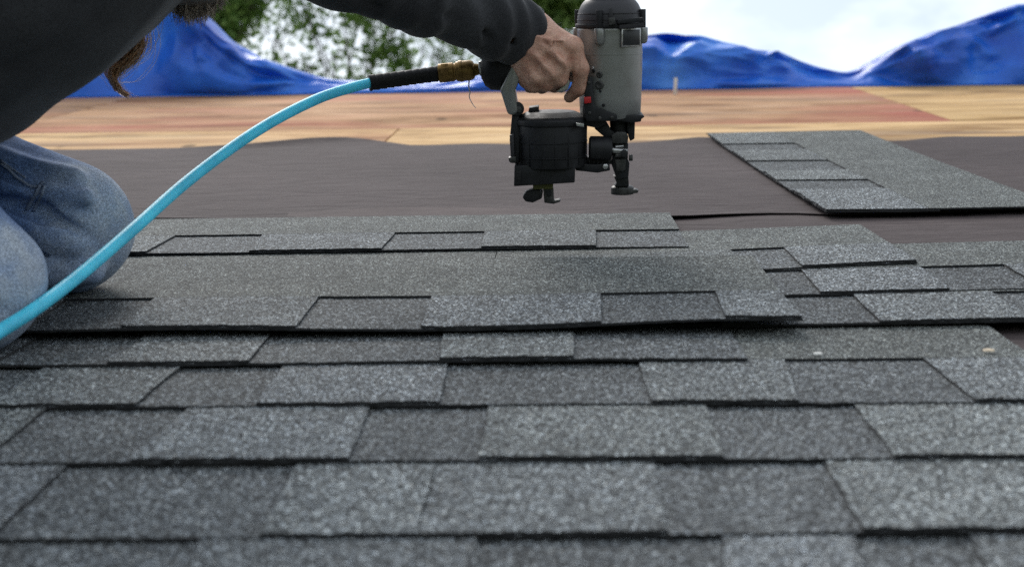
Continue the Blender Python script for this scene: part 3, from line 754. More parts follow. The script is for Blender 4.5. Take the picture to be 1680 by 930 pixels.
# ================================================================ PERSON
KN, KF = A(-48, 470, 1.375), A(110, 374, 1.615)             # near and far knee
HN, HF = A(-340, 160, 1.46), A(-330, 215, 1.66)
def surf_pt(x, y): return P(x, y)
ANN, ANF = surf_pt(-520, 470)+np.array([0, 0, 0.04]), surf_pt(-470, 410)+np.array([0, 0, 0.04])
tpts = [(-263, 122, 0.160), (15, -92, 0.166), (235, -260, 0.164)]
SH_R, EL_R, WR_R = A(170, -300, 1.43), A(470, -96, 1.74), A(862, 57, 1.93)
SH_L, EL_L, WR_L = A(230, -300, 1.66), A(-60, -80, 1.70), A(-190, 150, 1.64)
HEAD = A(300, -205, 1.58)
person = empty('person', (KN[0]-0.1, 1.5, SURF))
tag(person, 'kneeling worker in charcoal sweatshirt and faded jeans holding the nail gun', 'person')
# --- body: one continuous surface with the gripping hand
tor = [cone(A(*tpts[i][:2], v), A(*tpts[i+1][:2], v), tpts[i][2]*0.62, tpts[i+1][2]*0.62) for i in (0, 1) for v in (1.46, 1.58)]
face = np.array([0.86, -0.1, -0.5]); face /= np.linalg.norm(face)                # where the face looks
upv = np.array([0.5, 0, 0.86]); upv -= face*np.dot(face, upv); upv /= np.linalg.norm(upv); side = np.cross(upv, face)
HD = lambda f, s, u: HEAD+face*f+side*s+upv*u
head = [cone(HD(0, 0, 0.03), HD(-0.02, 0, 0.05), 0.083, 0.085), cone(HD(0.02, 0, -0.05), HD(0.04, 0, -0.075), 0.062, 0.042), cone(HD(0.05, -0.03, -0.005), HD(0.05, 0.03, -0.005), 0.03, 0.03)]
neck = [cone(A(250, -285, 1.545), HD(-0.03, 0, -0.04), 0.066, 0.06)]
feat = [cone(HD(0.085, 0, 0.012), HD(0.106, 0, -0.028), 0.009, 0.014), cone(HD(0.088, -0.02, -0.062), HD(0.088, 0.02, -0.062), 0.008, 0.008), cone(HD(0.078, -0.04, 0.032), HD(0.078, 0.04, 0.032), 0.012, 0.012)]
ears = [cone(HD(-0.01, s*0.083, 0.02), HD(-0.005, s*0.086, -0.025), 0.015, 0.01) for s in (-1, 1)]
arms = [cone(SH_R, EL_R, 0.052, 0.042), cone(EL_R, WR_R, 0.041, 0.027), cone(SH_L, EL_L, 0.052, 0.042), cone(EL_L, WR_L, 0.041, 0.027)]
legs = [cone(HN, KN, 0.062, 0.038), cone(KN, ANN, 0.036, 0.03), cone(HF, KF, 0.062, 0.038), cone(KF, ANF, 0.036, 0.03)]
feet = [cone(ANN, ANN+np.array([-0.14, 0, -0.01]), 0.034, 0.024), cone(ANF, ANF+np.array([-0.14, 0, -0.01]), 0.034, 0.024)]
h_ = lambda x, y, v: A(x, y, v)
# right hand: wrist, five metacarpals, fingers curled round the grip, forefinger on the trigger
kI, kM, kR, kP = h_(940, 77, 1.903), h_(925, 101, 1.896), h_(904, 117, 1.898), h_(881, 128, 1.905)
w1, w2, w3, w4 = h_(866, 37, 1.928), h_(861, 54, 1.914), h_(856, 72, 1.912), h_(853, 90, 1.918)
palm = [cone(WR_R, h_(874, 52, 1.925), 0.027, 0.024), cone(w1, kI, 0.0165, 0.0118), cone(w2, kM, 0.0165, 0.0118), cone(w3, kR, 0.0165, 0.0115), cone(w4, kP, 0.0165, 0.0105),
        cone(h_(868, 60, 1.93), h_(915, 95, 1.915), 0.02, 0.014), cone(h_(862, 92, 1.925), h_(868, 128, 1.922), 0.019, 0.015)]
knuck = [cone(k, k+np.array([0.001, -0.0035, 0.0005]), r, r) for k, r in ((kI, 0.0105), (kM, 0.0108), (kR, 0.0102), (kP, 0.009))]
tend = [cone(a+(b_-a)*0.15+np.array([0, -0.0148, 0.002]), b_+np.array([-0.003, -0.0098, 0.001]), 0.0030, 0.0042) for a, b_ in ((w1, kI), (w2, kM), (w3, kR), (w4, kP))]
vein = [cone(h_(878, 60, 1.893), h_(900, 66, 1.889), 0.0022, 0.002), cone(h_(900, 66, 1.889), h_(914, 88, 1.884), 0.002, 0.0018), cone(h_(900, 66, 1.889), h_(922, 66, 1.889), 0.002, 0.0016), cone(h_(866, 84, 1.893), h_(890, 100, 1.887), 0.002, 0.0018)]
dips = [(cone(h_(937, 96, 1.886), h_(931, 133, 1.892), 0.0040, 0.0040), 0.004), (cone(h_(933, 93, 1.884), h_(916, 78, 1.888), 0.0058, 0.004), 0.007), (cone(h_(915, 114, 1.880), h_(898, 96, 1.886), 0.0058, 0.004), 0.007), (cone(h_(893, 127, 1.882), h_(876, 108, 1.887), 0.0058, 0.004), 0.007)]
def finger(pts, r): return [cone(pts[i], pts[i+1], r[i], r[i+1]) for i in range(len(pts)-1)]
fI = finger([kI, h_(953, 113, 1.902), h_(950, 145, 1.916), h_(934, 160, 1.928)], [0.0112, 0.0098, 0.0088, 0.0072])
fM = finger([kM, h_(919, 128, 1.902), h_(910, 140, 1.934), h_(905, 124, 1.955)], [0.0112, 0.0097, 0.0088, 0.0075])
fR = finger([kR, h_(897, 137, 1.907), h_(889, 142, 1.936), h_(888, 125, 1.955)], [0.0108, 0.0093, 0.0085, 0.0072])
fP = finger([kP, h_(877, 141, 1.913), h_(870, 142, 1.936), h_(868, 128, 1.952)], [0.0098, 0.0083, 0.0075, 0.0065])
thumb = finger([h_(872, 48, 1.942), h_(898, 66, 1.972), h_(922, 84, 1.984), h_(944, 92, 1.982)], [0.0165, 0.0128, 0.0108, 0.0085])
lh = [cone(WR_L, WR_L+np.array([-0.02, -0.01, -0.05]), 0.027, 0.03)]
lf = [finger([WR_L+np.array([-0.03+0.02*i, -0.012, -0.06]), WR_L+np.array([-0.032+0.022*i, -0.02, -0.10]), WR_L+np.array([-0.03+0.022*i, 0.0, -0.13])], [0.010, 0.009, 0.007]) for i in range(4)]
lth = finger([WR_L+np.array([0.015, -0.01, -0.03]), WR_L+np.array([0.05, -0.02, -0.06]), WR_L+np.array([0.06, -0.015, -0.085])], [0.013, 0.011, 0.008])
groups = [(tor+neck, 0.05, 0.05), (head, 0.03, 0.02), (feat, 0.01, 0.012), (ears, 0.01, 0.008), (arms, 0.03, 0.04), (legs+feet, 0.03, 0.05), (palm, 0.014, 0.012), (knuck, 0.004, 0.007), (tend, 0.004, 0.006), (vein, 0.003, 0.004),
          (fP, 0.005, 0.0035), (fR, 0.005, 0.0035), (fM, 0.005, 0.0035), (fI, 0.005, 0.004), (thumb, 0.006, 0.008), (lh, 0.01, 0.012)]+[(x, 0.005, 0.005) for x in lf]+[(lth, 0.006, 0.008)]
bv_, bf_ = solid(groups, 0.0025, cuts=dips)
mesh('body', bv_, bf_, M_SKIN, person)
for s in (-1, 1):
    e = MB().lathe(HD(0.062, s*0.032, 0.008)-face*0.012, face, [(0.0, 0.002), (0.003, 0.009), (0.012, 0.0125), (0.02, 0.009), (0.0235, 0.003)], 14).build('eye', M_EYE, person, 0)
# fingernail of the forefinger
# --- sweatshirt
fs1, fs2 = waves(51, 10, 38.0), waves(52, 10, 80.0)
def shirt_disp(p):
    d = 0.0035*(1-2.0*np.abs(fs1(p)))+0.0013*fs2(p)
    ax = (WR_R-EL_R)/np.linalg.norm(WR_R-EL_R); t = (p-EL_R) @ ax; ln_ = float(np.linalg.norm(WR_R-EL_R))
    near = np.clip(1-np.abs(t-ln_*0.72)/(ln_*0.45), 0, 1)
    q = p-EL_R-t[..., None]*ax
    d = d+near*0.0032*np.sin(t*150+q[..., 2]*85+1.2*np.sin(t*40)+q[..., 1]*50)*(np.linalg.norm(q, axis=-1) < 0.09)
    return d
tors = [cone(A(*tpts[i][:2], v), A(*tpts[i+1][:2], v), tpts[i][2]-0.036, tpts[i+1][2]-0.036) for i in (0, 1) for v in (1.46, 1.58)]
hem = [cone(A(-70, 118, 1.45), A(-75, 118, 1.58), 0.063, 0.063), cone(A(-70, 118, 1.45), A(-230, 110, 1.46), 0.063, 0.09)]
slv = [cone(SH_R, EL_R, 0.078, 0.058), cone(EL_R, A(560, -62, 1.79), 0.057, 0.048), cone(A(560, -62, 1.79), A(690, -10, 1.845), 0.048, 0.043), cone(A(690, -10, 1.845), A(800, 33, 1.897), 0.043, 0.0405), cone(A(800, 33, 1.897), A(851, 53, 1.924), 0.0405, 0.0395)]
slvl = [cone(SH_L, EL_L, 0.075, 0.058), cone(EL_L, WR_L, 0.056, 0.042)]
cdir = (A(868, 57, 1.934)-A(800, 33, 1.897)); cdir /= np.linalg.norm(cdir)
cufc = A(873, 60, 1.932)
cavity = [(cone(cufc-cdir*0.055, cufc+cdir*0.05, 0.0335, 0.0335), 0.003), (cone(cufc+cdir*0.089, cufc+cdir*0.10, 0.09, 0.09), 0.003),
          (cone(WR_L-(WR_L-EL_L)*0.1, WR_L+(WR_L-EL_L)*0.3, 0.034, 0.034), 0.003), (cone(HD(-0.06, 0, -0.02), HD(0, 0, 0.02), 0.06, 0.08), 0.01)]
# folds pressed into the sleeve and the chest
groove = [(cone(A(500, -20, 1.69), A(640, 12, 1.80), 0.004, 0.002), 0.014), (cone(A(812, 10, 1.862), A(836, 70, 1.875), 0.004, 0.003), 0.010), (cone(A(770, 20, 1.842), A(800, 66, 1.856), 0.004, 0.003), 0.012), (cone(A(700, 0, 1.806), A(752, 46, 1.825), 0.004, 0.003), 0.012),
          (cone(A(60, 160, 1.375), A(210, 30, 1.37), 0.005, 0.004), 0.02), (cone(A(0, 120, 1.355), A(160, 60, 1.36), 0.005, 0.004), 0.025)]
sv, sf = solid([(tors, 0.06, 0.05), (hem, 0.03, 0.035), (slv, 0.02, 0.05), (slvl, 0.02, 0.05)], 0.0034, shirt_disp, cavity+groove)
mesh('sweatshirt', sv, sf, M_SHIRT, person)
# cuff seam
ring = []
e1 = np.cross(cdir, [0, 0, 1]); e1 /= np.linalg.norm(e1); e2 = np.cross(cdir, e1)
# --- jeans
fj1, fj2 = waves(61, 10, 30.0), waves(62, 10, 75.0)
jl = [cone(HN, KN+np.array([0, 0, 0.004]), 0.098, 0.0575), cone(KN, ANN, 0.0575, 0.046)]
jf = [cone(HF, KF+np.array([0, 0, 0.003]), 0.090, 0.0605), cone(KF, ANF, 0.0605, 0.05)]
pel = [cone(HN, HF, 0.11, 0.10), cone(A(-290, 130, 1.5), A(-310, 150, 1.62), 0.13, 0.13)]
jc = [(cone(A(0, 333, 1.554), A(70, 352, 1.554), 0.0085, 0.010), 0.010), (cone(A(70, 352, 1.554), A(158, 392, 1.558), 0.010, 0.004), 0.010),
      (cone(A(-20, 285, 1.558), A(60, 305, 1.552), 0.007, 0.005), 0.009), (cone(A(20, 400, 1.551), A(110, 428, 1.556), 0.007, 0.005), 0.010), (cone(A(40, 268, 1.566), A(130, 300, 1.556), 0.007, 0.005), 0.010),
      (cone(A(-60, 420, 1.318), A(20, 440, 1.315), 0.007, 0.005), 0.010), (cone(A(-40, 500, 1.318), A(30, 520, 1.33), 0.007, 0.005), 0.009), (cone(A(-30, 390, 1.33), A(30, 470, 1.32), 0.006, 0.005), 0.009)]
jr = [cone(A(0, 345, 1.552), A(120, 400, 1.553), 0.009, 0.006), cone(A(10, 300, 1.557), A(140, 322, 1.556), 0.010, 0.006), cone(A(0, 262, 1.58), A(120, 292, 1.575), 0.008, 0.006), cone(A(20, 440, 1.556), A(150, 445, 1.565), 0.012, 0.010)]
flr = [(cone((-3.0, 1.5, -6.0+SURF-0.001), (3.0, 1.5, -6.0+SURF-0.001), 6.0, 6.0), 0.004)]
jv, jq = solid([(jl, 0.03, 0.03), (jf, 0.03, 0.012), (pel, 0.05, 0.06), (jr, 0.01, 0.018)], 0.0034, lambda p: 0.0042*(1-2*np.abs(fj1(p)))+0.0016*fj2(p), jc)
jv[:, 2] = np.maximum(jv[:, 2], SURF-0.002)
jeans = mesh('jeans', jv, jq, [denim_mat([(KN+np.array([0.045, -0.03, 0.0]), 0.10), (KF+np.array([0.05, -0.02, 0.0]), 0.11)])], person)
# raised seam, loop and stitching on the far leg
jd = jv-CAM; jx = CX+FPX*(jd@CR)/(jd@CF); jy = CY-FPX*(jd@CU)/(jd@CF)
def on_jeans(x, y, off=0.0012):
    k = np.hypot(jx-x, jy-y) < 5.0; k &= jv[:, 1] < (jv[k, 1].min()+0.012); return jv[k].mean(axis=0)+np.array([0, -off, 0])
for pts, r in (([(2, 268), (15, 278), (28, 290), (40, 299), (52, 304), (64, 304), (74, 300)], 0.0016), ([(2, 262), (16, 272), (30, 284), (42, 292)], 0.0011), ([(45, 343), (52, 330), (59, 317), (66, 304)], 0.0020), ([(55, 346), (62, 333), (69, 319), (75, 305)], 0.0016)):
    q = catmull([on_jeans(*p) for p in pts], 5); v_, f_, _ = tube(q, [r]*len(q), 8); mesh('seam', v_, f_, M_STITCH, jeans)
for an in (ANN, ANF):
    b0 = np.array([an[0], an[1], 0.066])
    bs, bq = solid([([cone(b0+[0.02, 0, 0.004], b0+[-0.03, 0, 0.0], 0.05, 0.047), cone(b0+[-0.03, 0, 0], b0+[-0.16, 0, -0.012], 0.045, 0.034)], 0.02, 0.02)], 0.006)
    mesh('boot', bs, bq, M_LEATHER, person)
# --- beard and hair
bl = [cone(HD(0.05, 0, -0.07), A(316, -28, 1.60), 0.05, 0.032), cone(A(316, -28, 1.60), A(314, 4, 1.605), 0.030, 0.010), cone(HD(0.06, 0.03, -0.05), HD(0.06, -0.03, -0.05), 0.04, 0.04)]
fb = waves(71, 10, 160.0)
b1, b2 = solid([(bl, 0.02, 0.02)], 0.004, lambda p: 0.003*fb(p)); beard = mesh('beard', b1, b2, M_BEARD, person)
g = np.random.default_rng(5); S1, S2 = [], []
for k in range(2400):
    a = g.uniform(0, 6.283); x = g.uniform(-1, 1)
    p = A(316+x*40, -40+g.uniform(-10, 34)*(1-0.55*abs(x)), 1.60+math.sin(a)*0.028*(1-0.6*abs(x)))
    tip = A(316+x*44+g.normal(0, 6), 14+g.uniform(-14, 26)*(1-0.75*x*x)-14*x*x, 1.60+math.sin(a)*0.03*(1-0.5*abs(x)))
    m_ = (p+tip)/2+g.normal(0, 0.004, 3); (S1 if g.random() < 0.5 else S2).append(catmull([p, m_, tip+g.normal(0, 0.003, 3)], 3))
strands('beard_hair', S1, 0.0005, 0.0002, M_BEARD, beard); strands('beard_hair', S2, 0.0005, 0.00018, M_BEARDG, beard)
cap = [cone(HD(-0.03, 0, 0.075), HD(-0.06, 0, 0.03), 0.075, 0.078), cone(HD(-0.07, 0, 0.0), HD(-0.075, 0, -0.05), 0.06, 0.04)]
c1, c2 = solid([(cap, 0.03, 0.03)], 0.005, lambda p: 0.003*fb(p)); hair = mesh('hair', c1, c2, M_HAIR, person)
HL, HL2 = [], []
guide = [(205, -10), (222, 40), (222, 74), (206, 95), (186, 112), (182, 128), (190, 145), (206, 158)]
for k in range(420):
    o1 = g.normal(0, 1); o2 = g.normal(0, 1); ln_ = g.uniform(0.72, 1.05); pts = []
    thin = g.random() < 0.35
    for i, (x, y) in enumerate(guide):
        tt_ = i/(len(guide)-1)
        if tt_ > ln_ and i > 2: break
        sp = (7.5 if tt_ < 0.6 else 5-2.5*tt_)*(1.9 if thin else 0.8)
        pts.append(A(x+o1*sp+g.normal(0, 1.2 if not thin else 3.0)+tt_*4, y+o2*sp*0.8+g.normal(0, 1.0), 1.68+0.006*g.normal()+0.012*o2*0.3))
    (HL if not thin else HL2).append(catmull(pts, 4))
strands('hair_lock', HL, 0.0005, 0.0003, M_HAIR, hair); strands('hair_lock', HL2, 0.0003, 0.00012, M_BEARDG, hair)

# ================================================================ NAIL GUN
GV = 1.95
gun = empty('nail_gun', A(1022, 320, GV)); tag(gun, 'grey and black pneumatic coil roofing nail gun held over the shingles', 'nail gun')
up = np.array([0, 0, 1.0])
S_ = GV/FPX
def on_axis(px, py, v): return A(px, py, v)
# housing: a lathe about the gun's long axis
mc = A(905, 230, GV-0.012); mz = lambda y: float(A(905, y, GV-0.012)[2])
mv = mc[1]; mcx = np.array([mc[0], mv, 0]); R0 = 0.0462
zc = lambda y: float(A(1000, y, GV)[2]); ax0 = A(1001, 118, GV)
ub = lambda x: float(A(x, 118, GV)[0])
hc = np.array([ub(1001), GV, 0])
prof = [(zc(193), 0.0365), (zc(190), 0.0385), (zc(160), 0.0395), (zc(120), 0.0405), (zc(80), 0.0408), (zc(50), 0.0412), (zc(46), 0.0412)]
housing = MB().lathe(hc, up, prof, 48).build('housing', M_GUN, gun, 0.0008)
MB().lathe(hc, up, [(zc(46)+0.0002, 0.0413), (zc(40), 0.0414), (zc(28), 0.0410), (zc(18), 0.0395), (zc(8), 0.0360), (zc(2), 0.0325), (zc(-1), 0.0295)], 48).build('top_cap', M_CAP, gun, 0.0004)
MB().lathe(hc, up, [(zc(-1)+0.0002, 0.0265), (zc(-3), 0.0292), (zc(-9), 0.0292), (zc(-12), 0.024)], 40).build('exhaust_deflector', M_BLACK, gun, 0.0008)
for k in range(4):                                            # the cap's bolt bosses
    a = math.radians(-20+90*k); bp = hc+np.array([math.cos(a)*0.0425, math.sin(a)*0.0425, 0])
    q = MB().cyl(bp+up*zc(66), bp+up*zc(45.5), 0.0068, n=16); q.lathe(bp, up, [(zc(72), 0.003), (zc(70), 0.0055), (zc(66)+0.0001, 0.0068)], 16); q.build('bolt_boss', M_GUN, gun, 0.0008)
    MB().cyl(bp+up*(zc(45.5)+0.0001), bp+up*zc(16), 0.0048, n=6).build('cap_bolt', M_BLACK, gun, 0.0006)
# cap flange band and clip plates
MB().lathe(hc, up, [(zc(45), 0.0422), (zc(45)+0.0003, 0.0436), (zc(39), 0.0436), (zc(38.6), 0.0418)], 48).build('cap_flange', M_BLACK, gun, 0.0004)
MB().prism([(1013, 33), (1055, 29), (1057, 36), (1013, 40)], GV-0.0475, GV-0.035).build('clip_plate', M_BLACK, gun, 0.0006)
MB().prism([(1016, 41), (1056, 37), (1056, 45), (1016, 48)], GV-0.0450, GV-0.030).build('clip_plate', M_CAP, gun, 0.0006)
MB().prism([(998, 30), (1009, 29), (1010, 40), (999, 42)], GV-0.049, GV-0.036).build('clip_hook', M_DSTEEL, gun, 0.0006)
MB().prism([(1000, 14), (1004, 12), (1006, 34), (998, 34)], GV-0.046, GV-0.033).build('clip_plate', M_CAP, gun, 0.0006)
# oval boss, data plate, screws
def plate_rot(ang_): return Matrix.Rotation(ang_, 3, 'Z')
for (sz, m_, off, nm) in (((0.0305, 0.0022, 0.0230), M_STEEL, 0.0418, 'plate_rim'), ((0.0265, 0.0024, 0.0190), M_LABEL, 0.0424, 'data_plate')):
    aa = math.radians(-90+36); c = hc+np.array([math.cos(aa)*off, math.sin(aa)*off, 0]); c[2] = float(A(1032, 62, c[1])[2])
    MB().box(c, sz, plate_rot(math.radians(36))).build(nm, m_, gun, 0.0006)
for (x, y, r, m_) in ((982, 123, 0.0042, M_DSTEEL), (982, 140, 0.0055, M_DSTEEL), (972, 112, 0.0018, M_STEEL), (973, 117, 0.0022, M_BLACK), (983, 150, 0.0015, M_BLACK), (988, 173, 0.002, M_BLACK)):
    aa = -math.pi/2-math.asin(max(-1, min(1, (ub(1001)-ub(x))/0.0405))); dr = np.array([math.cos(aa), math.sin(aa), 0]); c = hc+dr*0.0392; c[2] = float(A(x, y, c[1])[2])
    MB().lathe(c, dr, [(0, r), (0.0022, r), (0.0030, r*0.75), (0.0030, r*0.5), (0.0022, r*0.42)], 18).build('screw', m_, gun, 0.0002)
# base of the housing
MB().lathe(hc, up, [(zc(89), 0.0404), (zc(88.6), 0.0412), (zc(86.4), 0.0412), (zc(86), 0.0404)], 48).build('housing_seam', M_GUN, gun, 0)
for (x, y) in ((966, 136), (967, 186), (984, 194), (1004, 193)): MB().lathe(A(x, y, GV-0.0408), (0, -1, 0), [(0, 0.0022), (0.0012, 0.0022), (0.0016, 0.0014)], 12).build('guard_screw', M_DSTEEL, gun, 0.0002)
for y, rr_ in ((33, 0.0418), (23, 0.0410)): MB().lathe(hc, up, [(zc(y), rr_-0.0012), (zc(y)+0.0003, rr_), (zc(y)+0.0010, rr_), (zc(y)+0.0013, rr_-0.0012)], 48).build('cap_ridge', M_CAP, gun, 0)
for k in range(7): MB().lathe(A(1010, 238+k*3.2, GV-0.0205), (1, 0, 0.1), [(0, 0.0014), (0.010, 0.0014)], 8).build('spring_coil', M_STEEL if k % 2 else M_DSTEEL, gun, 0)
MB().prism([(1010, 189), (1055, 189), (1058, 192), (1052, 196), (1052, 200), (1036, 202), (1010, 198)], GV-0.034, GV+0.03).build('base_flange', M_BLACK, gun)
MB().prism([(963, 128), (971, 126), (975, 174), (1000, 184), (1013, 189), (1012, 199), (962, 200), (957, 172)], GV-0.041, GV-0.012).build('trigger_guard', M_BLACK, gun, 0.0015)
MB().prism([(958, 160), (969.5, 159), (970, 169.5), (958.5, 170.5)], GV-0.044, GV-0.030).build('mode_switch', M_RED, gun, 0.0008)
MB().prism([(956, 172), (975, 176), (994, 188), (994, 205), (982, 211), (957, 206)], GV-0.030, GV+0.022).build('guard_base', M_BLACK, gun, 0.0015)
MB().prism([(972, 194), (992, 196), (1003, 214), (1024, 226), (1016, 233), (995, 228), (976, 212)], GV-0.022, GV+0.015).build('nose_bracket', M_BLACK, gun, 0.0015)
nb_ = MB(); nb_.cyl(A(1015, 196, GV-0.004), A(1016, 234, GV-0.004), 0.0115, 0.0105); nb_.build('driver_guide', M_BLACK, gun, 0.0008)
MB().prism([(1029, 196), (1042, 196), (1041, 228), (1034, 232), (1029, 214)], GV-0.016, GV+0.012).build('side_plate', M_BLACK, gun, 0.0008)
MB().prism([(1002, 222), (1012, 216), (1026, 216), (1031, 224), (1030, 236), (1003, 236)], GV-0.026, GV+0.006).build('nose_clamp', M_DSTEEL, gun, 0.0018)
MB().prism([(1005, 235), (1031, 235), (1030, 262), (1033, 268), (1031, 292), (1012, 295), (1004, 272)], GV-0.018, GV+0.012).build('nose', M_BLACK, gun, 0.0018)
MB().prism([(1009, 262), (1027, 262), (1026, 280), (1012, 282)], GV-0.0215, GV-0.0175).build('nose_latch', M_DSTEEL, gun, 0.0008)
MB().cyl(A(1032, 259, GV-0.016), A(1038, 259, GV-0.016), 0.0042, n=12).build('pivot_pin', M_DSTEEL, gun, 0.0005)
MB().cyl(A(1024, 252, GV-0.030), A(1024, 252, GV-0.015), 0.005, n=14).build('pivot_bolt', M_BLACK, gun, 0.0005)
MB().prism([(1007, 290), (1012, 300), (1008, 306), (1032, 306), (1031, 290)], GV-0.014, GV+0.010).build('nose_collar', M_BLACK, gun, 0.001)
fc = A(1021, 312, GV); MB().lathe(fc, up, [(-0.0050, 0.0142), (-0.0045, 0.0146), (0.0036, 0.0146), (0.0055, 0.0125), (0.0062, 0.006)], 26).build('contact_foot', M_DSTEEL, gun, 0.0005)
MB().prism([(1024, 314), (1043, 311), (1048, 313), (1046, 317), (1024, 319)], GV-0.010, GV+0.006).build('foot_tongue', M_DSTEEL, gun, 0.0008)
# magazine drum
MB().lathe(mcx, up, [(mz(272), R0*0.93), (mz(268), R0*0.95), (mz(204), R0*0.985)], 56).build('magazine', M_BLACK, gun, 0.0004)
for k in range(16):
    a = 2*math.pi*k/16+0.1; d_ = np.array([math.cos(a), math.sin(a), 0]); MB().box(mcx+d_*(R0*0.964)+up*((mz(268)+mz(206))/2), (0.0016, 0.0012, mz(206)-mz(268)), Matrix.Rotation(a, 3, 'Z')).build('magazine_rib', M_BLACK, gun, 0.0003)
for y in (232, 256):
    MB().lathe(mcx, up, [(mz(y), R0*0.975), (mz(y)+0.0004, R0*0.99), (mz(y)+0.0012, R0*0.99), (mz(y)+0.0016, R0*0.975)], 56).build('magazine_band', M_BLACK, gun, 0)
MB().lathe(mcx, up, [(mz(204), R0*1.0), (mz(203), R0*1.03), (mz(195), R0*1.03), (mz(193), R0*1.0), (mz(190), R0*0.93), (mz(189.5), R0*0.90), (mz(183), R0*0.66), (mz(182.5), R0*0.62), (mz(181), R0*0.2)], 56).build('magazine_lid', M_BLACK, gun, 0.0005)
MB().prism([(945, 202), (958, 204), (958, 209), (946, 207)], mv-0.044, mv-0.03).build('lid_clip', M_STEEL, gun, 0.0004)
MB().prism([(868, 177), (884, 175), (884, 184), (866, 188)], mv-0.010, mv+0.02).build('lid_hinge', M_BLACK, gun, 0.0008)
MB().prism([(844, 272), (944, 268), (943, 300), (843, 306)], mv-0.034, mv+0.034).build('magazine_skirt', M_BLACK, gun, 0.0015)
MB().prism([(846, 280), (855, 280), (855, 303), (845, 304)], mv-0.0355, mv-0.0335).build('skirt_slot', M_RUBBER, gun, 0.0004)
MB().prism([(840, 188), (851, 184), (853, 230), (851, 268), (839, 268), (836, 230)], mv-0.020, mv+0.012).build('rear_strut', M_BLACK, gun, 0.0012)
MB().cyl(A(848, 179, mv-0.022), A(848, 179, mv+0.016), 0.0092, n=20).build('strut_hub', M_BLACK, gun, 0.0012)
MB().cyl(A(851, 180, mv-0.0235), A(851, 180, mv-0.0215), 0.004, n=12).build('hub_screw', M_DSTEEL, gun, 0.0003)
MB().prism([(834, 259), (846, 257), (847, 266), (838, 268), (835, 265)], mv-0.030, mv-0.012).build('latch', M_DSTEEL, gun, 0.0008)
MB().prism([(836, 222), (843, 220), (844, 262), (838, 262)], mv-0.026, mv-0.012).build('latch_arm', M_CAP, gun, 0.0008)
# feed piston, linkage
MB().lathe(A(966, 243, GV-0.022), (1, 0, -0.03), [(0, 0.0125), (0.002, 0.0152), (0.026, 0.0152), (0.029, 0.0128), (0.030, 0.006)], 28).build('feed_cylinder', M_BLACK, gun, 0.0004)
MB().cyl(A(1001, 246, GV-0.024), A(1029, 249, GV-0.024), 0.0038, n=14).build('feed_rod', M_STEEL, gun, 0.0004)
MB().prism([(944, 268), (975, 270), (1000, 268), (1001, 280), (980, 284), (944, 280)], GV-0.026, GV-0.008).build('feed_arm', M_BLACK, gun, 0.0012)
MB().prism([(961, 258), (1004, 262), (1004, 270), (961, 268)], GV-0.018, GV+0.006).build('feed_guide', M_BLACK, gun, 0.001)
for x in (966, 973, 980, 987): MB().prism([(x, 256), (x+2.6, 256), (x+2.6, 270), (x, 270)], GV-0.0205, GV-0.0175).build('guide_tooth', M_BLACK, gun, 0.0003)
MB().lathe(A(993, 273, GV-0.0262), (0, -1, 0), [(0, 0.0036), (0.002, 0.0036), (0.003, 0.0022)], 12).build('feed_screw', M_STEEL, gun, 0.0002)
# shingle guide under the drum
MB().prism([(874, 303), (908, 302), (907, 310), (875, 311)], mv-0.014, mv+0.012).build('guide_mount', M_OLIVE, gun, 0.0008)
MB().prism([(857, 324), (862, 315), (876, 311), (891, 313), (889, 326), (874, 333), (862, 331)], mv-0.013, mv+0.010).build('guide_knob', M_BLACK, gun, 0.002)
MB().prism([(891, 309), (908, 309), (909, 330), (919, 328), (920, 331), (908, 335), (893, 333)], mv-0.010, mv+0.008).build('shingle_guide', M_DSTEEL, gun, 0.001)
MB().cyl(A(900, 317, mv-0.0125), A(900, 317, mv-0.0095), 0.004, n=14).build('guide_bolt', M_BLACK, gun, 0.0003)
# handle
hv = 1.943
hp = catmull([A(806, 108, hv), A(840, 108, hv), A(880, 112, hv), (A(930, 112, hv)), A(962, 106, hv)], 5)
v_, f_, _ = tube(hp, [0.0215, 0.0212, 0.0208, 0.0202, 0.0198]+[0.0182]*6+[0.0176]*5+[0.0185]*(len(hp)-16), 24); mesh('handle', v_, f_, M_GUN, gun)
MB().lathe(A(790, 106, hv), (1, 0, -0.06), [(0, 0.010), (0.0005, 0.017), (0.006, 0.027), (0.014, 0.0315), (0.034, 0.0318), (0.044, 0.029), (0.046, 0.022)], 36, (1, 1)).build('handle_end_cap', M_RUBBER, gun, 0.0005)
MB().prism([(840, 84), (852, 82), (856, 100), (854, 128), (845, 150), (850, 184), (843, 190), (833, 188), (820, 147), (828, 132), (838, 110)], hv-0.032, hv+0.020).build('handle_bracket', M_GUN, gun, 0.003)
MB().prism([(786, 98), (797, 78), (806, 70), (810, 84), (800, 96)], hv-0.018, hv+0.018).build('end_cap_ring', M_GUN, gun, 0.002)
MB().prism([(912, 151), (921, 143), (931, 128), (936, 134), (932, 147), (922, 153)], hv-0.034, hv-0.010).build('trigger', M_STEEL, gun, 0.0012)
MB().cyl(A(786, 113, hv), A(794, 112, hv), 0.0105, n=6).build('air_inlet', M_STEEL, gun, 0.0008)

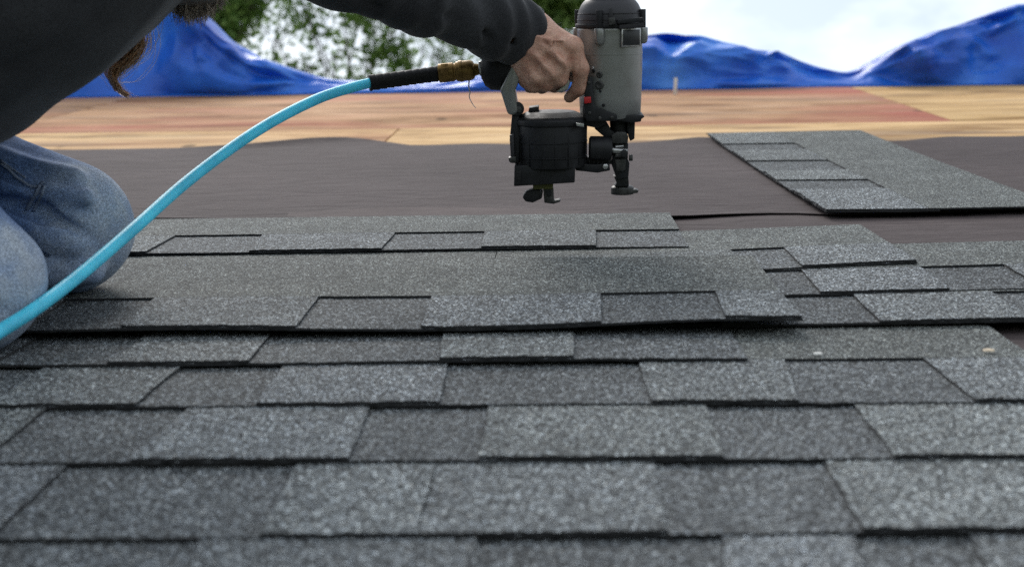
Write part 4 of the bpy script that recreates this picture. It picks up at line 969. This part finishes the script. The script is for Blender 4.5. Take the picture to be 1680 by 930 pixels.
# ================================================================ AIR HOSE
hq = [P(-620, 900, 0.028), P(-420, 760, 0.028), A(-220, 668, 1.14), A(-100, 600, 1.215), A(0, 543, 1.29), A(60, 505, 1.345), A(130, 452, 1.43), A(220, 375, 1.535), A(300, 304, 1.63), A(380, 243, 1.71), A(450, 198, 1.775), A(520, 163, 1.84), A(570, 146, 1.885), A(618, 133.5, 1.925)]
hq = catmull(hq, 10)
hose = empty('air_hose', P(-420, 760, SURF)); tag(hose, 'light blue braided air hose running up to the nail gun', 'hose')
v_, f_, uv = tube(hq, [0.0064]*len(hq), 20); mesh('tube', v_, f_, M_HOSE, hose, uvs=uv)
s0, s1 = A(606, 136.5, 1.917), A(720, 121, 1.945); sl_ = np.linalg.norm(s1-s0)
V_, F_ = [], []; n, m_ = 28, 110
axs = (s1-s0)/sl_; e1 = np.cross(axs, up); e1 /= np.linalg.norm(e1); e2 = np.cross(axs, e1)
for i in range(m_+1):
    for k in range(n):
        a = 2*math.pi*k/n; ph = (i/m_*9.5 - k/n) % 1.0
        r = 0.0094+0.0010*ph-0.0008*math.sin(i/m_*3.0)*0.5; r *= (1.04 if i < 4 else 1.0)
        V_.append(s0+axs*sl_*i/m_+(e1*math.cos(a)+e2*math.sin(a))*r)
for i in range(m_):
    for k in range(n): F_.append((i*n+k, i*n+(k+1) % n, (i+1)*n+(k+1) % n, (i+1)*n+k))
F_.append(tuple(range(n))[::-1]); F_.append(tuple(m_*n+k for k in range(n)))
mesh('tape_sleeve', V_, F_, M_RUBBER, hose)
b0, b1 = A(719, 121, 1.945), A(786, 114, 1.945); bx_ = b1-b0; bl_ = np.linalg.norm(bx_)
cp = MB().lathe(b0, bx_, [(0, 0.0095), (0.001, 0.0118), (0.0195, 0.0120), (0.0205, 0.0108), (0.0225, 0.0108), (0.0235, 0.0125), (0.027, 0.0128), (0.041, 0.0128), (0.045, 0.0112), (0.0465, 0.008), (bl_, 0.0068)], 32).build('coupling', M_BRASS, hose, 0.0003)
MB().lathe(b0, bx_, [(0.0045, 0.0122), (0.005, 0.0135), (0.0135, 0.0135), (0.014, 0.0122)], 6).build('hex_nut', M_BRASS, cp, 0.0006)
MB().lathe(b0, bx_, [(0.0265, 0.01285), (0.027, 0.0136), (0.031, 0.0136), (0.0315, 0.01285)], 40).build('sleeve_ring', M_BRASS, cp, 0.0003)
th = catmull([A(770, 130, 1.945), A(769, 142, 1.945), A(771, 152, 1.945), A(770, 160, 1.945), A(776, 172, 1.945), A(781, 178, 1.945)], 5)
v_, f_, _ = tube(th, list(np.linspace(0.0011, 0.0004, len(th))), 6); mesh('loose_thread', v_, f_, M_THREAD, hose)

# ================================================================ TREES BEYOND THE RIDGE
LEAF1 = leaf_mat('leaf_green', (0.08, 0.16, 0.035), (0.23, 0.34, 0.09)); LEAF2 = leaf_mat('leaf_yellow_green', (0.08, 0.15, 0.03), (0.22, 0.31, 0.085))
def wray(px, py, dist):
    d = W(ray(px, py)); d = d/d[1]; return W(CAM)+d*dist
def tree(c_px, dist, blobs, nleaf, size, m_, label, seed):
    """blobs: (pixel x, pixel y, radius in metres, share of the leaves, reach in depth)"""
    g = np.random.default_rng(seed); base = wray(c_px, 100, dist); base[2] = GZ
    t = bpy.data.objects.new('tree', None); col.objects.link(t); t.location = base; MATW[t.name] = Matrix.Translation(Vector(base)); tag(t, label, 'tree', 'trees beyond the ridge')
    cs = [(wray(x, y, dist)+np.array([0, dp, 0]), r, sh) for x, y, r, sh, dp in blobs]
    V_, F_ = [], []
    topz = GZ+(wray(c_px, 150, dist)[2]-GZ)*1.0
    trunk = catmull([base, base+np.array([0.1, 0.1, (topz-GZ)*0.35]), base+np.array([-0.1, 0, (topz-GZ)*0.6]), base+np.array([0.05, 0.1, (topz-GZ)*0.95])], 6)
    rr = list(np.linspace(0.24, 0.07, len(trunk))); v, f, _ = tube(trunk, rr, 10); V_ += v; F_ += f
    for c, r, s in cs:
        st_ = trunk[int(len(trunk)*0.8)]; mid = (st_+c)/2+g.normal(0, 0.25, 3)
        l = catmull([st_, mid, c, c+g.normal(0, r*0.5, 3)], 4); v, f, _ = tube(l, list(np.linspace(0.022, 0.006, len(l))), 6); o = len(V_); V_ += v; F_ += [tuple(i+o for i in q) for q in f]
        for k in range(5):
            l = catmull([c, c+g.normal(0, r*0.3, 3), c+g.normal(0, r*0.7, 3)], 3); v, f, _ = tube(l, list(np.linspace(0.010, 0.004, len(l))), 5); o = len(V_); V_ += v; F_ += [tuple(i+o for i in q) for q in f]
    mesh('trunk', V_, F_, M_BARK, t, mw=Matrix.Identity(4))
    V_, F_ = [], []
    for c, r, s in cs:
        nsp = max(3, int(nleaf*s/26))
        for k in range(nsp):                       # leaves sit in sprays
            d = g.normal(size=3); d /= np.linalg.norm(d); sc = c+d*r*g.random()**0.45
            tw = g.normal(size=3); tw /= np.linalg.norm(tw)
            for q in range(26):
                p = sc+tw*g.uniform(-0.28, 0.28)+g.normal(0, 0.075, 3)
                a = g.normal(size=3); a /= np.linalg.norm(a); b_ = np.cross(a, g.normal(size=3)); b_ /= np.linalg.norm(b_); n_ = np.cross(a, b_)
                L_ = size*g.uniform(0.7, 1.3); wd = L_*0.32; o = len(V_)
                V_ += [p, p+a*L_*0.5+b_*wd+n_*wd*0.25, p+a*L_, p+a*L_*0.5-b_*wd+n_*wd*0.25]; F_ += [(o, o+1, o+2), (o, o+2, o+3)]
    mesh('crown', V_, F_, m_, t, mw=Matrix.Identity(4), smooth=False)
    return t
tree(230, 19.0, [(340, 40, 0.42, 0.9, 0), (370, -5, 0.4, 0.8, 0.3), (300, 90, 0.6, 0.9, 0.2), (250, -20, 0.9, 1.2, 0.5), (400, -60, 0.6, 1.0, 0), (150, 60, 1.1, 1.0, 0), (410, 12, 0.2, 0.12, 0)], 1700, 0.10, LEAF1, 'dense dark green tree behind the bearded worker', 3)
tree(600, 21.0, [(455, 60, 0.40, 0.20, 0), (500, 15, 0.40, 0.34, 0), (545, 80, 0.42, 0.20, 0.4), (590, 30, 0.38, 0.40, 0), (640, 70, 0.30, 0.50, 0), (600, 110, 0.36, 0.26, 0), (560, -20, 0.7, 0.60, 0), (650, 20, 0.26, 0.28, 0), (440, 115, 0.4, 0.20, 0), (665, 105, 0.2, 0.22, 0), (510, 115, 0.34, 0.18, 0), (620, -10, 0.4, 0.45, 0), (480, -40, 0.5, 0.4, 0)], 620, 0.105, LEAF1, 'airy green tree with sky gaps beneath the sleeve', 4)
tree(730, 24.0, [(720, 90, 0.5, 0.22, 0), (700, 30, 0.5, 0.25, 0), (760, 60, 0.5, 0.2, 0), (740, 120, 0.4, 0.16, 0)], 1500, 0.08, LEAF2, 'sparse pale tree against the white sky left of the wrist', 5)
tree(900, 20.0, [(905, -20, 0.42, 1.0, 0), (940, 5, 0.25, 0.6, 0), (880, -60, 0.6, 1.2, 0), (915, 40, 0.22, 0.3, 0), (880, 10, 0.25, 0.4, 0), (850, -20, 0.5, 0.8, 0)], 1900, 0.085, LEAF2, 'green tree top between the hand and the gun cap', 6)
